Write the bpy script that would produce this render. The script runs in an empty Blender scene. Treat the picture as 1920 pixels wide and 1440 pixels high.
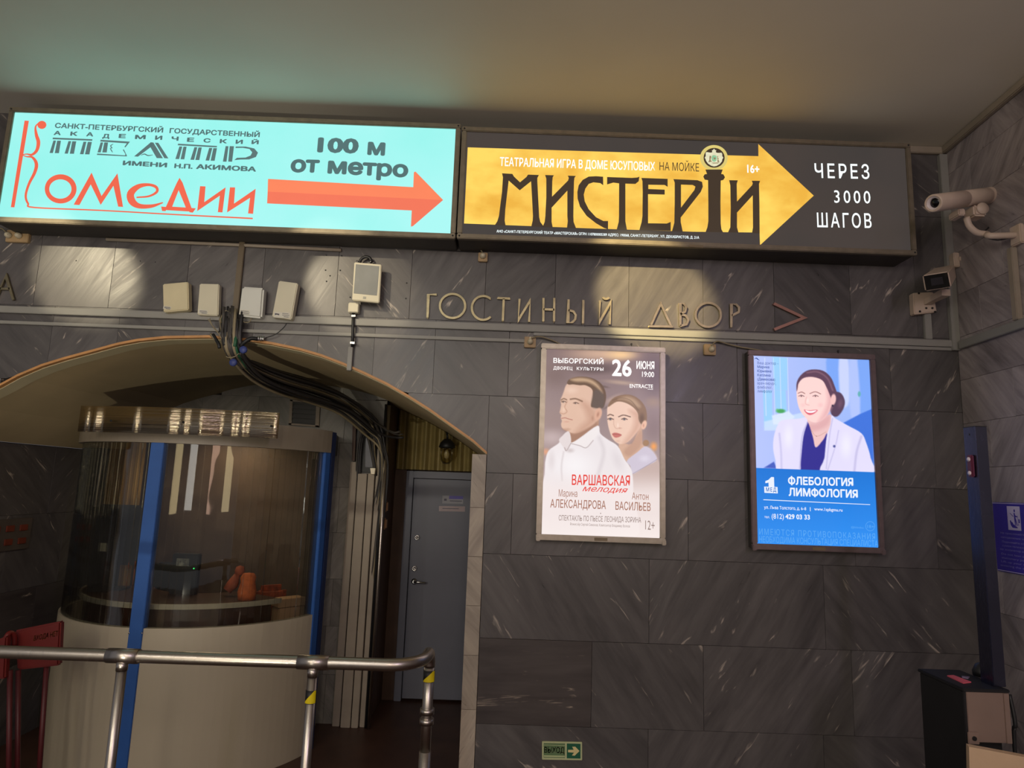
import bpy, bmesh, math, random
import numpy as np
from mathutils import Vector, Matrix
random.seed(7); rng = np.random.default_rng(5)
sc = bpy.context.scene
COL = sc.collection
R_ = math.radians
# ------------------------------------------------------------------ camera
F = 1240.0
YAW, PITCH, ROLL = R_(-0.303), R_(8.844), R_(2.012)
CAM = np.array([0.0, 0.0, 1.8])
def cam_axes():
    cy, sy = math.cos(YAW), math.sin(YAW)
    f = np.array([-sy*math.cos(PITCH), cy*math.cos(PITCH), math.sin(PITCH)])
    r = np.array([cy, sy, 0.0]); u = np.cross(r, f)
    c, s = math.cos(ROLL), math.sin(ROLL)
    return c*r+s*u, -s*r+c*u, f
AX_R, AX_U, AX_F = cam_axes()
cd = bpy.data.cameras.new('camera'); cam = bpy.data.objects.new('camera', cd); COL.objects.link(cam)
cd.sensor_width = 36; cd.lens = F/1920*36; cd.clip_start = 0.05
cam.matrix_world = Matrix(((AX_R[0], AX_U[0], -AX_F[0], CAM[0]), (AX_R[1], AX_U[1], -AX_F[1], CAM[1]),
                           (AX_R[2], AX_U[2], -AX_F[2], CAM[2]), (0, 0, 0, 1)))
sc.camera = cam
sc.view_settings.view_transform = 'Standard'; sc.view_settings.look = 'None'
sc.view_settings.exposure = 0.0; sc.view_settings.gamma = 1.0; sc.view_settings.use_curve_mapping = False
# ------------------------------------------------------------------ light
w = bpy.data.worlds.new('hall_air'); sc.world = w; w.use_nodes = True
w.node_tree.nodes['Background'].inputs[0].default_value = (0.80, 0.78, 0.84, 1)
w.node_tree.nodes['Background'].inputs[1].default_value = 0.22
def area(name, loc, aim, sx, sy, power, col):
    l = bpy.data.lights.new(name, 'AREA'); l.shape = 'RECTANGLE'; l.size = sx; l.size_y = sy
    l.energy = power; l.color = col
    o = bpy.data.objects.new(name, l); COL.objects.link(o); o.location = loc
    o.rotation_euler = (Vector(aim)-Vector(loc)).to_track_quat('-Z', 'Y').to_euler()
    return o
def spot(name, loc, aim, ang, power, col, blend=0.35, rad=0.03):
    l = bpy.data.lights.new(name, 'SPOT'); l.spot_size = R_(ang); l.spot_blend = blend
    l.energy = power; l.color = col; l.shadow_soft_size = rad
    o = bpy.data.objects.new(name, l); COL.objects.link(o); o.location = loc
    o.rotation_euler = (Vector(aim)-Vector(loc)).to_track_quat('-Z', 'Y').to_euler()
    return o
area('hall_lamp', (-2.6, -2.5, 3.8), (-1.0, 3.6, 2.2), 0.25, 3.0, 60, (1.0, 0.86, 0.66))
area('hall_lamp', (0.2, -2.5, 3.8), (0.0, 3.6, 2.2), 0.25, 3.0, 52, (1.0, 0.88, 0.74))
area('hall_lamp', (2.2, -2.2, 3.8), (1.6, 3.6, 2.3), 0.25, 2.4, 52, (0.88, 0.72, 1.0))  # purple added to tint the right side; no such coloured lamp known
area('escalator_lamp', (-3.6, -1.5, 3.4), (-2.0, 4.2, 1.6), 0.10, 1.6, 16, (1.0, 0.97, 0.9))
area('escalator_lamp', (-1.2, -0.8, 3.5), (-2.0, 4.2, 1.6), 0.10, 1.6, 12, (0.95, 1.0, 0.98))
spot('vault_fill_spot', (-1.6, -0.6, 0.35), (-1.7, 4.4, 2.6), 42, 160, (1.0, 0.92, 0.74), 0.6, 0.03)  # unseen uplight added to brighten the niche vault
# unseen light panels added behind the camera for fill and booth reflections
area('reflection_fill', (-4.3, -4.5, 2.2), (-2.0, 4.0, 2.1), 0.7, 2.2, 16, (1.0, 0.78, 0.42))
area('reflection_fill', (-1.9, -5.0, 2.2), (-2.0, 4.0, 2.1), 0.9, 2.2, 22, (1.0, 0.95, 0.88))
area('reflection_fill', (0.6, -5.0, 2.2), (-1.0, 4.0, 2.1), 0.6, 2.2, 14, (1.0, 0.62, 0.46))
area('reflection_fill', (2.6, -4.6, 2.2), (-1.0, 4.0, 2.1), 0.8, 2.2, 18, (1.0, 0.80, 0.46))
spot('wall_spot', (-3.85, 1.2, 3.72), (-2.45, 3.66, 2.90), 12, 150, (1.0, 0.86, 0.58), 0.5)
spot('wall_spot', (-2.10, 1.2, 3.72), (-0.86, 3.66, 2.88), 13, 160, (1.0, 0.85, 0.58), 0.5)
spot('wall_spot', (-0.60, 1.2, 3.72), (0.81, 3.66, 2.88), 13, 1000, (1.0, 0.80, 0.40), 0.5)

# ------------------------------------------------------------------ pixel -> place
def ray(px, py):
    return AX_R*((px-960)/F) + AX_U*((720-py)/F) + AX_F
def P(px, py, Y):                       # point seen at a pixel, standing on the plane y = Y
    d = ray(px, py); return Vector(CAM + d*(Y/d[1]))
def W(px, py, Y):
    p = P(px, py, Y); return p.x, p.z
class View:                             # a magnified view (x0, y0, magnification) of the frame
    def __init__(s, x0, y0, m): s.x0, s.y0, s.m = x0, y0, m
    def px(s, x, y): return s.x0+x/s.m, s.y0+y/s.m
YW = 3.66                               # face of the front wall
YB = 5.30                               # back wall of the niche
YD = 5.90                               # wall with the grey door
ZC = 3.885                              # ceiling
# ------------------------------------------------------------------ materials
def lin(c):
    return tuple(((x/255)/12.92 if x/255 <= 0.04045 else (((x/255)+0.055)/1.055)**2.4) for x in c)
MATS = {}
def nt(name):
    m = bpy.data.materials.new(name); m.use_nodes = True; t = m.node_tree
    return m, t, t.nodes['Principled BSDF']
def mat(name, rgb, rough=0.5, metal=0.0, var=0.12, scale=8.0, bump=0.0, spec=0.5, srgb=True):
    if name in MATS: return MATS[name]
    m, t, b = nt(name); c = lin(rgb) if srgb else rgb
    tc = t.nodes.new('ShaderNodeTexCoord'); n = t.nodes.new('ShaderNodeTexNoise')
    n.inputs['Scale'].default_value = scale; n.inputs['Detail'].default_value = 4
    t.links.new(tc.outputs['Object'], n.inputs['Vector'])
    r = t.nodes.new('ShaderNodeValToRGB'); r.color_ramp.elements[0].position = 0.3; r.color_ramp.elements[1].position = 0.7
    r.color_ramp.elements[0].color = (*[x*(1-var) for x in c], 1); r.color_ramp.elements[1].color = (*[min(1, x*(1+var)) for x in c], 1)
    t.links.new(n.outputs['Fac'], r.inputs['Fac']); t.links.new(r.outputs['Color'], b.inputs['Base Color'])
    b.inputs['Roughness'].default_value = rough; b.inputs['Metallic'].default_value = metal
    b.inputs['Specular IOR Level'].default_value = spec
    if bump:
        bp = t.nodes.new('ShaderNodeBump'); bp.inputs['Strength'].default_value = bump; bp.inputs['Distance'].default_value = 0.01
        t.links.new(n.outputs['Fac'], bp.inputs['Height']); t.links.new(bp.outputs['Normal'], b.inputs['Normal'])
    MATS[name] = m; return m
def glow(name, rgb, strength=1.0, var=0.04, scale=3.0, rgb2=None, stretch=(1, 1, 1)):
    if name in MATS: return MATS[name]
    m, t, b = nt(name); c = lin(rgb); c2 = lin(rgb2) if rgb2 else tuple(x*(1-var*2) for x in c)
    tc = t.nodes.new('ShaderNodeTexCoord'); mp = t.nodes.new('ShaderNodeMapping'); mp.inputs['Scale'].default_value = stretch
    n = t.nodes.new('ShaderNodeTexNoise'); n.inputs['Scale'].default_value = scale; n.inputs['Detail'].default_value = 5
    t.links.new(tc.outputs['Object'], mp.inputs[0]); t.links.new(mp.outputs[0], n.inputs['Vector'])
    r = t.nodes.new('ShaderNodeValToRGB'); r.color_ramp.elements[0].position = 0.35; r.color_ramp.elements[1].position = 0.65
    r.color_ramp.elements[0].color = (*c2, 1); r.color_ramp.elements[1].color = (*c, 1)
    t.links.new(n.outputs['Fac'], r.inputs['Fac'])
    t.links.new(r.outputs['Color'], b.inputs['Emission Color']); b.inputs['Emission Strength'].default_value = strength
    b.inputs['Base Color'].default_value = (0.03, 0.03, 0.03, 1); b.inputs['Roughness'].default_value = 0.3
    b.inputs['Specular IOR Level'].default_value = 0.2
    MATS[name] = m; return m
def marble(name, dark, mid, vein, rough=0.32, amount=0.5, vscale=3.0, fixed=None):
    m, t, b = nt(name); N = t.nodes.new; L = t.links.new
    tc = N('ShaderNodeTexCoord'); oi = N('ShaderNodeObjectInfo')
    def math_(op, a, bb=None):
        q = N('ShaderNodeMath'); q.operation = op
        for i, v in enumerate((a, bb)):
            if v is None: continue
            if isinstance(v, (int, float)): q.inputs[i].default_value = v
            else: L(v, q.inputs[i])
        return q.outputs[0]
    rnd = oi.outputs['Random']
    h = math_('FRACT', math_('MULTIPLY', rnd, 37.7))
    sgn = math_('GREATER_THAN', h, 0.45)
    ang = math_('ADD', math_('MULTIPLY', sgn, 1.75), math_('MULTIPLY', rnd, 0.35))
    ang = math_('SUBTRACT', ang, 1.0)
    off = N('ShaderNodeCombineXYZ'); L(math_('MULTIPLY', rnd, 31.0), off.inputs[0]); L(math_('MULTIPLY', h, 17.0), off.inputs[2]); L(math_('MULTIPLY', rnd, 9.0), off.inputs[1])
    vr = N('ShaderNodeVectorRotate'); vr.rotation_type = 'Y_AXIS'; L(tc.outputs['Object'], vr.inputs['Vector'])
    if fixed is None: L(ang, vr.inputs['Angle'])
    else: vr.inputs['Angle'].default_value = fixed
    ad = N('ShaderNodeVectorMath'); ad.operation = 'ADD'; L(vr.outputs[0], ad.inputs[0]); L(off.outputs[0], ad.inputs[1])
    def noise(scale, sx, sz, det=6, dist=0.6):
        mp = N('ShaderNodeMapping'); mp.inputs['Scale'].default_value = (sx, 1, sz); L(ad.outputs[0], mp.inputs[0])
        n = N('ShaderNodeTexNoise'); n.inputs['Scale'].default_value = scale; n.inputs['Detail'].default_value = det
        n.inputs['Distortion'].default_value = dist; n.inputs['Roughness'].default_value = 0.62; L(mp.outputs[0], n.inputs['Vector']); return n.outputs['Fac']
    n1 = noise(3.0, 0.45, 2.4); n2 = noise(9, 0.3, 2.8, 7, .3); n3 = noise(vscale, 0.35, 2.0, 4, 0.5); n4 = noise(1.5, 1, 1, 3); n5 = noise(10, 0.5, 2.6, 3, 0.2)
    r = N('ShaderNodeValToRGB'); e = r.color_ramp.elements
    e[0].position = 0.30; e[1].position = 0.72; e[0].color = (*dark, 1); e[1].color = (*mid, 1)
    mixf = math_('ADD', math_('MULTIPLY', n1, 0.45), math_('ADD', math_('MULTIPLY', n2, 0.35), math_('MULTIPLY', n4, 0.2)))
    L(mixf, r.inputs['Fac'])
    v = math_('ABSOLUTE', math_('SUBTRACT', n3, 0.5))
    rv = N('ShaderNodeValToRGB'); rv.color_ramp.elements[0].position = 0.0; rv.color_ramp.elements[0].color = (1, 1, 1, 1)
    rv.color_ramp.elements[1].position = 0.012; rv.color_ramp.elements[1].color = (0, 0, 0, 1); L(v, rv.inputs['Fac'])
    rg = N('ShaderNodeValToRGB'); rg.color_ramp.elements[0].position = 0.56; rg.color_ramp.elements[0].color = (0, 0, 0, 1)
    rg.color_ramp.elements[1].position = 0.68; rg.color_ramp.elements[1].color = (1, 1, 1, 1); L(n5, rg.inputs['Fac'])
    f = math_('MULTIPLY', math_('MULTIPLY', rv.outputs[0], rg.outputs[0]), amount)
    mx = N('ShaderNodeMix'); mx.data_type = 'RGBA'; L(f, mx.inputs[0]); L(r.outputs[0], mx.inputs[6]); mx.inputs[7].default_value = (*vein, 1)
    # slab to slab tone
    mul = N('ShaderNodeMix'); mul.data_type = 'RGBA'; mul.blend_type = 'MULTIPLY'; mul.inputs[0].default_value = 1
    tone = math_('ADD', math_('MULTIPLY', h, 0.30), 0.84); cc = N('ShaderNodeCombineColor')
    for i in range(3): L(tone, cc.inputs[i])
    L(mx.outputs[2], mul.inputs[6]); L(cc.outputs[0], mul.inputs[7]); L(mul.outputs[2], b.inputs['Base Color'])
    L(math_('ADD', math_('MULTIPLY', n2, 0.25), rough-0.12), b.inputs['Roughness'])
    bp = N('ShaderNodeBump'); bp.inputs['Strength'].default_value = 0.12; bp.inputs['Distance'].default_value = 0.004
    L(n2, bp.inputs['Height']); L(bp.outputs[0], b.inputs['Normal'])
    MATS[name] = m; return m
M_DARK = marble('dark_marble', (0.044, 0.040, 0.041), (0.150, 0.136, 0.132), (0.56, 0.48, 0.40), amount=0.85, vscale=2.0)
M_DARKH = marble('dark_banded_marble', (0.035, 0.028, 0.028), (0.10, 0.085, 0.08), (0.55, 0.45, 0.35), amount=0.6, fixed=0.03)
M_GREY = marble('grey_marble', (0.085, 0.07, 0.075), (0.62, 0.54, 0.53), (0.08, 0.07, 0.07), rough=0.42, amount=0.8)
M_PALE = marble('pale_marble', (0.12, 0.115, 0.10), (0.36, 0.35, 0.31), (0.08, 0.08, 0.075), rough=0.45, amount=0.8)
M_JAMB = marble('jamb_marble', (0.17, 0.14, 0.12), (0.56, 0.48, 0.38), (0.12, 0.10, 0.09), rough=0.4, amount=0.9)
M_JOINT = mat('joint_mortar', (38, 34, 33), 0.9)
M_CEIL = mat('ceiling_plaster', (224, 218, 200), 0.6, var=0.05, scale=1.2, bump=0.05)
M_VAULT = mat('vault_plaster', (190, 172, 134), 0.7, var=0.08, scale=2.5, bump=0.08)
M_VBAND = mat('vault_edge_plaster', (206, 196, 160), 0.7, var=0.06, scale=3)
M_TRIM = mat('tan_wood_trim', (190, 138, 84), 0.5, var=0.15, scale=14)
M_TRUNK = mat('grey_trunking', (140, 138, 132), 0.5, var=0.05)
M_TRUNK2 = mat('pale_trunking', (150, 138, 122), 0.55, var=0.08)
M_FRAME = mat('aluminium_frame', (158, 150, 138), 0.35, 0.75, var=0.10, scale=30)
M_BOXF = mat('lightbox_frame', (128, 118, 100), 0.45, 0.5, var=0.12, scale=25)
M_BOXB = mat('lightbox_body', (72, 68, 64), 0.6, 0.2)
M_WHITE = mat('cream_plastic', (205, 198, 174), 0.45, var=0.03)
M_WHITE2 = mat('white_plastic', (205, 205, 196), 0.42, var=0.03)
M_CREAM2 = mat('aged_cream_plastic', (206, 194, 158), 0.5, var=0.06)
M_GREYP = mat('grey_plastic', (120, 122, 120), 0.45)
M_SOCK = mat('aged_beige_plastic', (165, 138, 100), 0.5)
M_BRASS = mat('brass', (158, 146, 116), 0.34, 1.0, var=0.2, scale=25)
M_BLACK = mat('black_rubber', (24, 24, 26), 0.5)
M_CAB1 = mat('black_cable', (44, 42, 44), 0.5)
M_CAB2 = mat('grey_cable', (70, 66, 62), 0.5)
M_CAB3 = mat('beige_cable', (138, 126, 100), 0.5)
M_GREEN = mat('green_cable', (30, 84, 56), 0.5)
M_BLUEP = mat('blue_plastic', (58, 70, 130), 0.5)
M_BLUE = mat('blue_paint', (44, 88, 158), 0.4, var=0.08)
M_BOOTH = mat('booth_panel', (178, 167, 146), 0.5, var=0.04, scale=2)
M_FASC = mat('booth_fascia', (136, 126, 112), 0.4, var=0.06)
M_DOOR = mat('door_paint', (112, 114, 128), 0.5, var=0.05, scale=3)
M_BROWN = mat('brown_paint', (78, 56, 44), 0.6, var=0.15)
M_CORR = mat('corrugated_sheet', (150, 134, 84), 0.55, var=0.12)
M_SILVER = mat('chrome', (215, 215, 215), 0.18, 1.0, var=0.03)
M_FLOOR = mat('brown_floor', (74, 50, 40), 0.45, var=0.2, scale=5)
M_RED = mat('red_plastic', (104, 22, 18), 0.5, var=0.1)
M_YEL = mat('yellow_tape', (226, 204, 20), 0.4, var=0.05)
M_DARKM = mat('dark_metal', (36, 36, 36), 0.45, 0.3)
M_WOODD = mat('dark_wood', (60, 36, 22), 0.4, var=0.3, scale=12)
M_CAMW = mat('camera_housing', (196, 176, 158), 0.45, var=0.04)
M_LENS = mat('lens_glass', (10, 10, 12), 0.08)
M_PURP = mat('purple_blue_enamel', (62, 48, 160), 0.4)
M_STEEL = mat('brushed_cabinet_steel', (150, 128, 116), 0.42, 0.35, var=0.1, scale=5)
# brushed metal with stretched grain
def brushed(name, rgb, rough, sc_=(1, 1, 80)):
    m, t, b = nt(name); tc = t.nodes.new('ShaderNodeTexCoord'); mp = t.nodes.new('ShaderNodeMapping'); mp.inputs['Scale'].default_value = sc_
    n = t.nodes.new('ShaderNodeTexNoise'); n.inputs['Scale'].default_value = 12; t.links.new(tc.outputs['Object'], mp.inputs[0]); t.links.new(mp.outputs[0], n.inputs['Vector'])
    mr = t.nodes.new('ShaderNodeMapRange'); mr.inputs['To Min'].default_value = rough*0.7; mr.inputs['To Max'].default_value = rough*1.4
    t.links.new(n.outputs['Fac'], mr.inputs['Value']); t.links.new(mr.outputs[0], b.inputs['Roughness'])
    b.inputs['Base Color'].default_value = (*lin(rgb), 1); b.inputs['Metallic'].default_value = 1
    MATS[name] = m; return m
M_TUBE = brushed('steel_tube', (188, 180, 172), 0.30, (80, 1, 1))
M_SHEET = brushed('brushed_sheet', (232, 216, 186), 0.14, (1, 1, 60))
_t = M_SHEET.node_tree; _b = _t.nodes['Principled BSDF']; _m = _t.nodes.new('ShaderNodeMapping'); _m.inputs['Scale'].default_value = (0.3, 0.3, 420)
_n = _t.nodes.new('ShaderNodeTexNoise'); _n.inputs['Scale'].default_value = 1.0; _n.inputs['Detail'].default_value = 1
_t.links.new(_t.nodes['Texture Coordinate'].outputs['Object'], _m.inputs[0]); _t.links.new(_m.outputs[0], _n.inputs['Vector'])
_p = _t.nodes.new('ShaderNodeBump'); _p.inputs['Strength'].default_value = 1.0; _p.inputs['Distance'].default_value = 0.0025
_t.links.new(_n.outputs['Fac'], _p.inputs['Height']); _t.links.new(_p.outputs[0], _b.inputs['Normal'])
def glass(name, tint, rough=0.02, alpha=0.85):
    m, t, b = nt(name)
    tr = t.nodes.new('ShaderNodeBsdfTransparent'); tr.inputs[0].default_value = (*tint, 1)
    gl = t.nodes.new('ShaderNodeBsdfGlossy'); gl.inputs['Roughness'].default_value = rough
    fr = t.nodes.new('ShaderNodeFresnel'); fr.inputs[0].default_value = 1.4
    tc = t.nodes.new('ShaderNodeTexCoord'); n = t.nodes.new('ShaderNodeTexNoise'); n.inputs['Scale'].default_value = 2.0
    t.links.new(tc.outputs['Object'], n.inputs['Vector'])
    bp = t.nodes.new('ShaderNodeBump'); bp.inputs['Strength'].default_value = 0.08; bp.inputs['Distance'].default_value = 0.05
    t.links.new(n.outputs['Fac'], bp.inputs['Height']); t.links.new(bp.outputs[0], gl.inputs['Normal'])
    mx = t.nodes.new('ShaderNodeMixShader'); mm = t.nodes.new('ShaderNodeMath'); mm.operation = 'MULTIPLY_ADD'
    mm.inputs[1].default_value = 0.7; mm.inputs[2].default_value = 0.03
    t.links.new(fr.outputs[0], mm.inputs[0]); t.links.new(mm.outputs[0], mx.inputs[0])
    t.links.new(tr.outputs[0], mx.inputs[1]); t.links.new(gl.outputs[0], mx.inputs[2])
    t.links.new(mx.outputs[0], t.nodes['Material Output'].inputs[0]); t.nodes.remove(b)
    MATS[name] = m; return m
M_GLASS = glass('booth_glass', (0.87, 0.88, 0.86))
M_JAR = glass('lamp_glass', (0.85, 0.80, 0.62))

# ------------------------------------------------------------------ mesh helpers
def link(name, me, m, parent=None, loc=None):
    o = bpy.data.objects.new(name, me); COL.objects.link(o)
    if m is not None and not me.materials:
        for q in (m if isinstance(m, (list, tuple)) else [m]): me.materials.append(q)
    if parent is not None: o.parent = parent
    if loc is not None: o.location = loc
    return o
def tag(o, label=None, cat=None, group=None, kind=None):
    if label: o['label'] = label
    if cat: o['category'] = cat
    if group: o['group'] = group
    if kind: o['kind'] = kind
    return o
def empty(name, loc, label=None, cat=None, group=None, kind=None, rz=0.0):
    o = bpy.data.objects.new(name, None); COL.objects.link(o); o.location = loc; o.rotation_euler = (0, 0, rz)
    o.empty_display_size = 0.05
    return tag(o, label, cat, group, kind)
class MB:
    """collects simple solids (world or parent coordinates) and links them as one mesh"""
    def __init__(s): s.bm = bmesh.new()
    def box(s, x0, x1, y0, y1, z0, z1, bev=0.0, mt=None):
        bm = bmesh.new(); bmesh.ops.create_cube(bm, size=1)
        for v in bm.verts:
            v.co = Vector(((x0+x1)/2+v.co.x*(x1-x0), (y0+y1)/2+v.co.y*(y1-y0), (z0+z1)/2+v.co.z*(z1-z0)))
        if bev: bmesh.ops.bevel(bm, geom=list(bm.edges), offset=bev, segments=2, affect='EDGES', clamp_overlap=True)
        if mt is not None: bm.transform(mt)
        s._merge(bm); return s
    def _merge(s, bm):
        me = bpy.data.meshes.new('t'); bm.to_mesh(me); bm.free(); s.bm.from_mesh(me); bpy.data.meshes.remove(me)
    def tube(s, pts, r, seg=10, caps=True):
        pts = [Vector(p) for p in pts]; n = len(pts); rs = r if isinstance(r, (list, tuple)) else [r]*n
        rings = []; up = None
        for i in range(n):
            d = (pts[min(i+1, n-1)]-pts[max(i-1, 0)]).normalized()
            if up is None:
                up = Vector((0, 0, 1)) if abs(d.z) < 0.9 else Vector((1, 0, 0))
            a = (up - d*up.dot(d)).normalized(); up = a; b = d.cross(a)
            rings.append([s.bm.verts.new(pts[i]+(a*math.cos(2*math.pi*k/seg)+b*math.sin(2*math.pi*k/seg))*rs[i]) for k in range(seg)])
        for i in range(n-1):
            for k in range(seg):
                f = s.bm.faces.new((rings[i][k], rings[i+1][k], rings[i+1][(k+1) % seg], rings[i][(k+1) % seg])); f.smooth = seg > 6
        if caps:
            s.bm.faces.new(rings[0]); s.bm.faces.new(rings[-1][::-1])
        return s
    def prism(s, out, y0, y1):           # outline of (x, z) pushed from y0 to y1
        a = [s.bm.verts.new((x, y0, z)) for x, z in out]; b = [s.bm.verts.new((x, y1, z)) for x, z in out]; n = len(out)
        s.bm.faces.new(a); s.bm.faces.new(b[::-1])
        for i in range(n): s.bm.faces.new((a[i], b[i], b[(i+1) % n], a[(i+1) % n]))
        return s
    def hull(s, top, bot):               # two loops with equal counts
        a = [s.bm.verts.new(p) for p in top]; b = [s.bm.verts.new(p) for p in bot]; n = len(a)
        s.bm.faces.new(a); s.bm.faces.new(b[::-1])
        for i in range(n): s.bm.faces.new((a[i], b[i], b[(i+1) % n], a[(i+1) % n]))
        return s
    def lathe(s, prof, c, seg=20, axis='Z'):   # profile (r, h)
        c = Vector(c); rings = []
        for r, h in prof:
            ring = []
            for k in range(seg):
                t = 2*math.pi*k/seg; x, y = r*math.cos(t), r*math.sin(t)
                p = Vector((x, y, h)) if axis == 'Z' else (Vector((x, h, y)) if axis == 'Y' else Vector((h, x, y)))
                ring.append(s.bm.verts.new(c+p))
            rings.append(ring)
        for i in range(len(rings)-1):
            for k in range(seg):
                f = s.bm.faces.new((rings[i][k], rings[i+1][k], rings[i+1][(k+1) % seg], rings[i][(k+1) % seg])); f.smooth = True
        if prof[0][0] > 1e-4: s.bm.faces.new(rings[0])
        if prof[-1][0] > 1e-4: s.bm.faces.new(rings[-1][::-1])
        return s
    def build(s, name, m, parent=None, loc=None):
        bmesh.ops.recalc_face_normals(s.bm, faces=list(s.bm.faces))
        if loc is not None: bmesh.ops.translate(s.bm, verts=list(s.bm.verts), vec=-Vector(loc))
        me = bpy.data.meshes.new(name); s.bm.to_mesh(me); s.bm.free()
        o = link(name, me, m, parent)
        if loc is not None: o.location = loc
        return o
    def at(s, name, m, parent):          # world coordinates given, parent is an unrotated empty
        return s.build_rel(name, m, parent)
    def build_rel(s, name, m, parent):
        inv = (Matrix.Translation(parent.location) @ parent.rotation_euler.to_matrix().to_4x4()).inverted()
        if parent.parent is not None:
            pp = parent.parent; inv = inv @ (Matrix.Translation(pp.location) @ pp.rotation_euler.to_matrix().to_4x4()).inverted()
        s.bm.transform(inv)
        return s.build(name, m, parent)
def smooth_path(pts, k=6):
    pts = [Vector(p) for p in pts]; P2 = [pts[0]*2-pts[1]]+pts+[pts[-1]*2-pts[-2]]; out = []
    for i in range(1, len(P2)-2):
        a, b, c, d = P2[i-1:i+3]
        for j in range(k):
            t = j/k; out.append(0.5*((2*b)+(c-a)*t+(2*a-5*b+4*c-d)*t*t+(3*b-a-3*c+d)*t**3))
    out.append(pts[-1]); return out

# flat print: outlines (with holes) on a plane  y = Y
def flat_mesh(polys, place):
    """polys: list of outlines in some 2-D frame; place(x, y) -> 3-D point. Holes by even-odd."""
    cu = bpy.data.curves.new('t', 'CURVE'); cu.dimensions = '2D'; cu.fill_mode = 'BOTH'
    for pl in polys:
        sp = cu.splines.new('POLY'); sp.points.add(len(pl)-1); sp.use_cyclic_u = True
        for i, (x, y) in enumerate(pl): sp.points[i].co = (x*0.01, -y*0.01, 0, 1)
    o = bpy.data.objects.new('t', cu); me = bpy.data.meshes.new_from_object(o)
    bpy.data.objects.remove(o); bpy.data.curves.remove(cu)
    for v in me.vertices: v.co = place(v.co.x*100, -v.co.y*100)
    return me
def _inside(pt, pl):
    x, y = pt; r = False; n = len(pl)
    for i in range(n):
        (ax, ay), (bx, by) = pl[i], pl[(i+1) % n]
        if (ay > y) != (by > y) and x < (bx-ax)*(y-ay)/(by-ay)+ax: r = not r
    return r
def fill_loops(me):
    """fills the outlines of a font mesh; overlapping outlines are filled one by one, holes stay open"""
    nb = {}
    for e in me.edges:
        a, b = e.vertices; nb.setdefault(a, []).append(b); nb.setdefault(b, []).append(a)
    seen, loops = set(), []
    for v0 in range(len(me.vertices)):
        if v0 in seen or v0 not in nb: continue
        loop, cur, prev = [v0], v0, None; seen.add(v0)
        nx_ = min(nb[v0], key=lambda k: (k != v0+1, k))
        while nx_ != v0 and nx_ not in seen:
            loop.append(nx_); seen.add(nx_); prev, cur = cur, nx_
            c = [k for k in nb[cur] if k != prev]; nx_ = c[0] if c else v0
        pl = [(me.vertices[k].co.x, me.vertices[k].co.y) for k in loop]
        ar = sum(pl[i][0]*pl[(i+1) % len(pl)][1]-pl[(i+1) % len(pl)][0]*pl[i][1] for i in range(len(pl)))/2
        if len(pl) > 2 and abs(ar) > 1e-9: loops.append((ar, pl))
    if not loops: return me
    loops.sort(key=lambda q: -abs(q[0])); outs = []
    for ar, pl in loops:                 # a hole lies wholly inside a larger outline that turns the other way
        c = [o for o in outs if o[0]*ar < 0 and all(_inside(p, o[1][0]) for p in pl[::max(1, len(pl)//6)])]
        if c: c[-1][1].append(pl)
        else: outs.append((ar, [pl]))
    outs = [o[1] for o in outs]
    ms = []
    for o in outs:
        cu = bpy.data.curves.new('t', 'CURVE'); cu.dimensions = '2D'; cu.fill_mode = 'BOTH'
        for pl in o:
            sp = cu.splines.new('POLY'); sp.points.add(len(pl)-1); sp.use_cyclic_u = True
            for i, (x, y) in enumerate(pl): sp.points[i].co = (x, y, 0, 1)
        ob = bpy.data.objects.new('t', cu); ms.append(bpy.data.meshes.new_from_object(ob)); bpy.data.objects.remove(ob); bpy.data.curves.remove(cu)
    bpy.data.meshes.remove(me); return join_meshes(ms)
def text_mesh(s, place3, bold=0.0, track=1.0, shear=0.0):
    """place3(u, v): u in 0..1 along the ink width, v in cap heights"""
    cu = bpy.data.curves.new('t', 'FONT'); cu.body = s; cu.size = 1; cu.space_character = track; cu.shear = shear
    cu.resolution_u = 3; cu.fill_mode = 'NONE'
    o = bpy.data.objects.new('t', cu); me = bpy.data.meshes.new_from_object(o)
    bpy.data.objects.remove(o); bpy.data.curves.remove(cu)
    if not me.vertices: return me
    me = fill_loops(me)
    if bold > 0:                         # heavier weight: the outline repeated around a small circle
        bm = bmesh.new(); n = 8 if len(s) < 40 else 4
        for k in range(n+1):
            q = me.copy(); t = 2*math.pi*k/n; r = 0 if k == n else bold
            for v in q.vertices: v.co.x += r*math.cos(t); v.co.y += r*math.sin(t)
            bm.from_mesh(q); bpy.data.meshes.remove(q)
        bm.to_mesh(me); bm.free()
    xs = [v.co.x for v in me.vertices]; x0, x1 = min(xs), max(xs)
    for v in me.vertices: v.co = place3((v.co.x-x0)/(x1-x0), (v.co.y+max(bold, 0))/(CAPH+2*max(bold, 0)))
    return me
def _cap():
    cu = bpy.data.curves.new('t', 'FONT'); cu.body = 'H'; cu.size = 1
    o = bpy.data.objects.new('t', cu); me = bpy.data.meshes.new_from_object(o)
    h = max(v.co.y for v in me.vertices); bpy.data.objects.remove(o); return h
CAPH = _cap()
def join_meshes(ms):
    bm = bmesh.new()
    for m in ms: bm.from_mesh(m)
    me = bpy.data.meshes.new('print'); bm.to_mesh(me); bm.free()
    for m in ms: bpy.data.meshes.remove(m)
    return me
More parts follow.
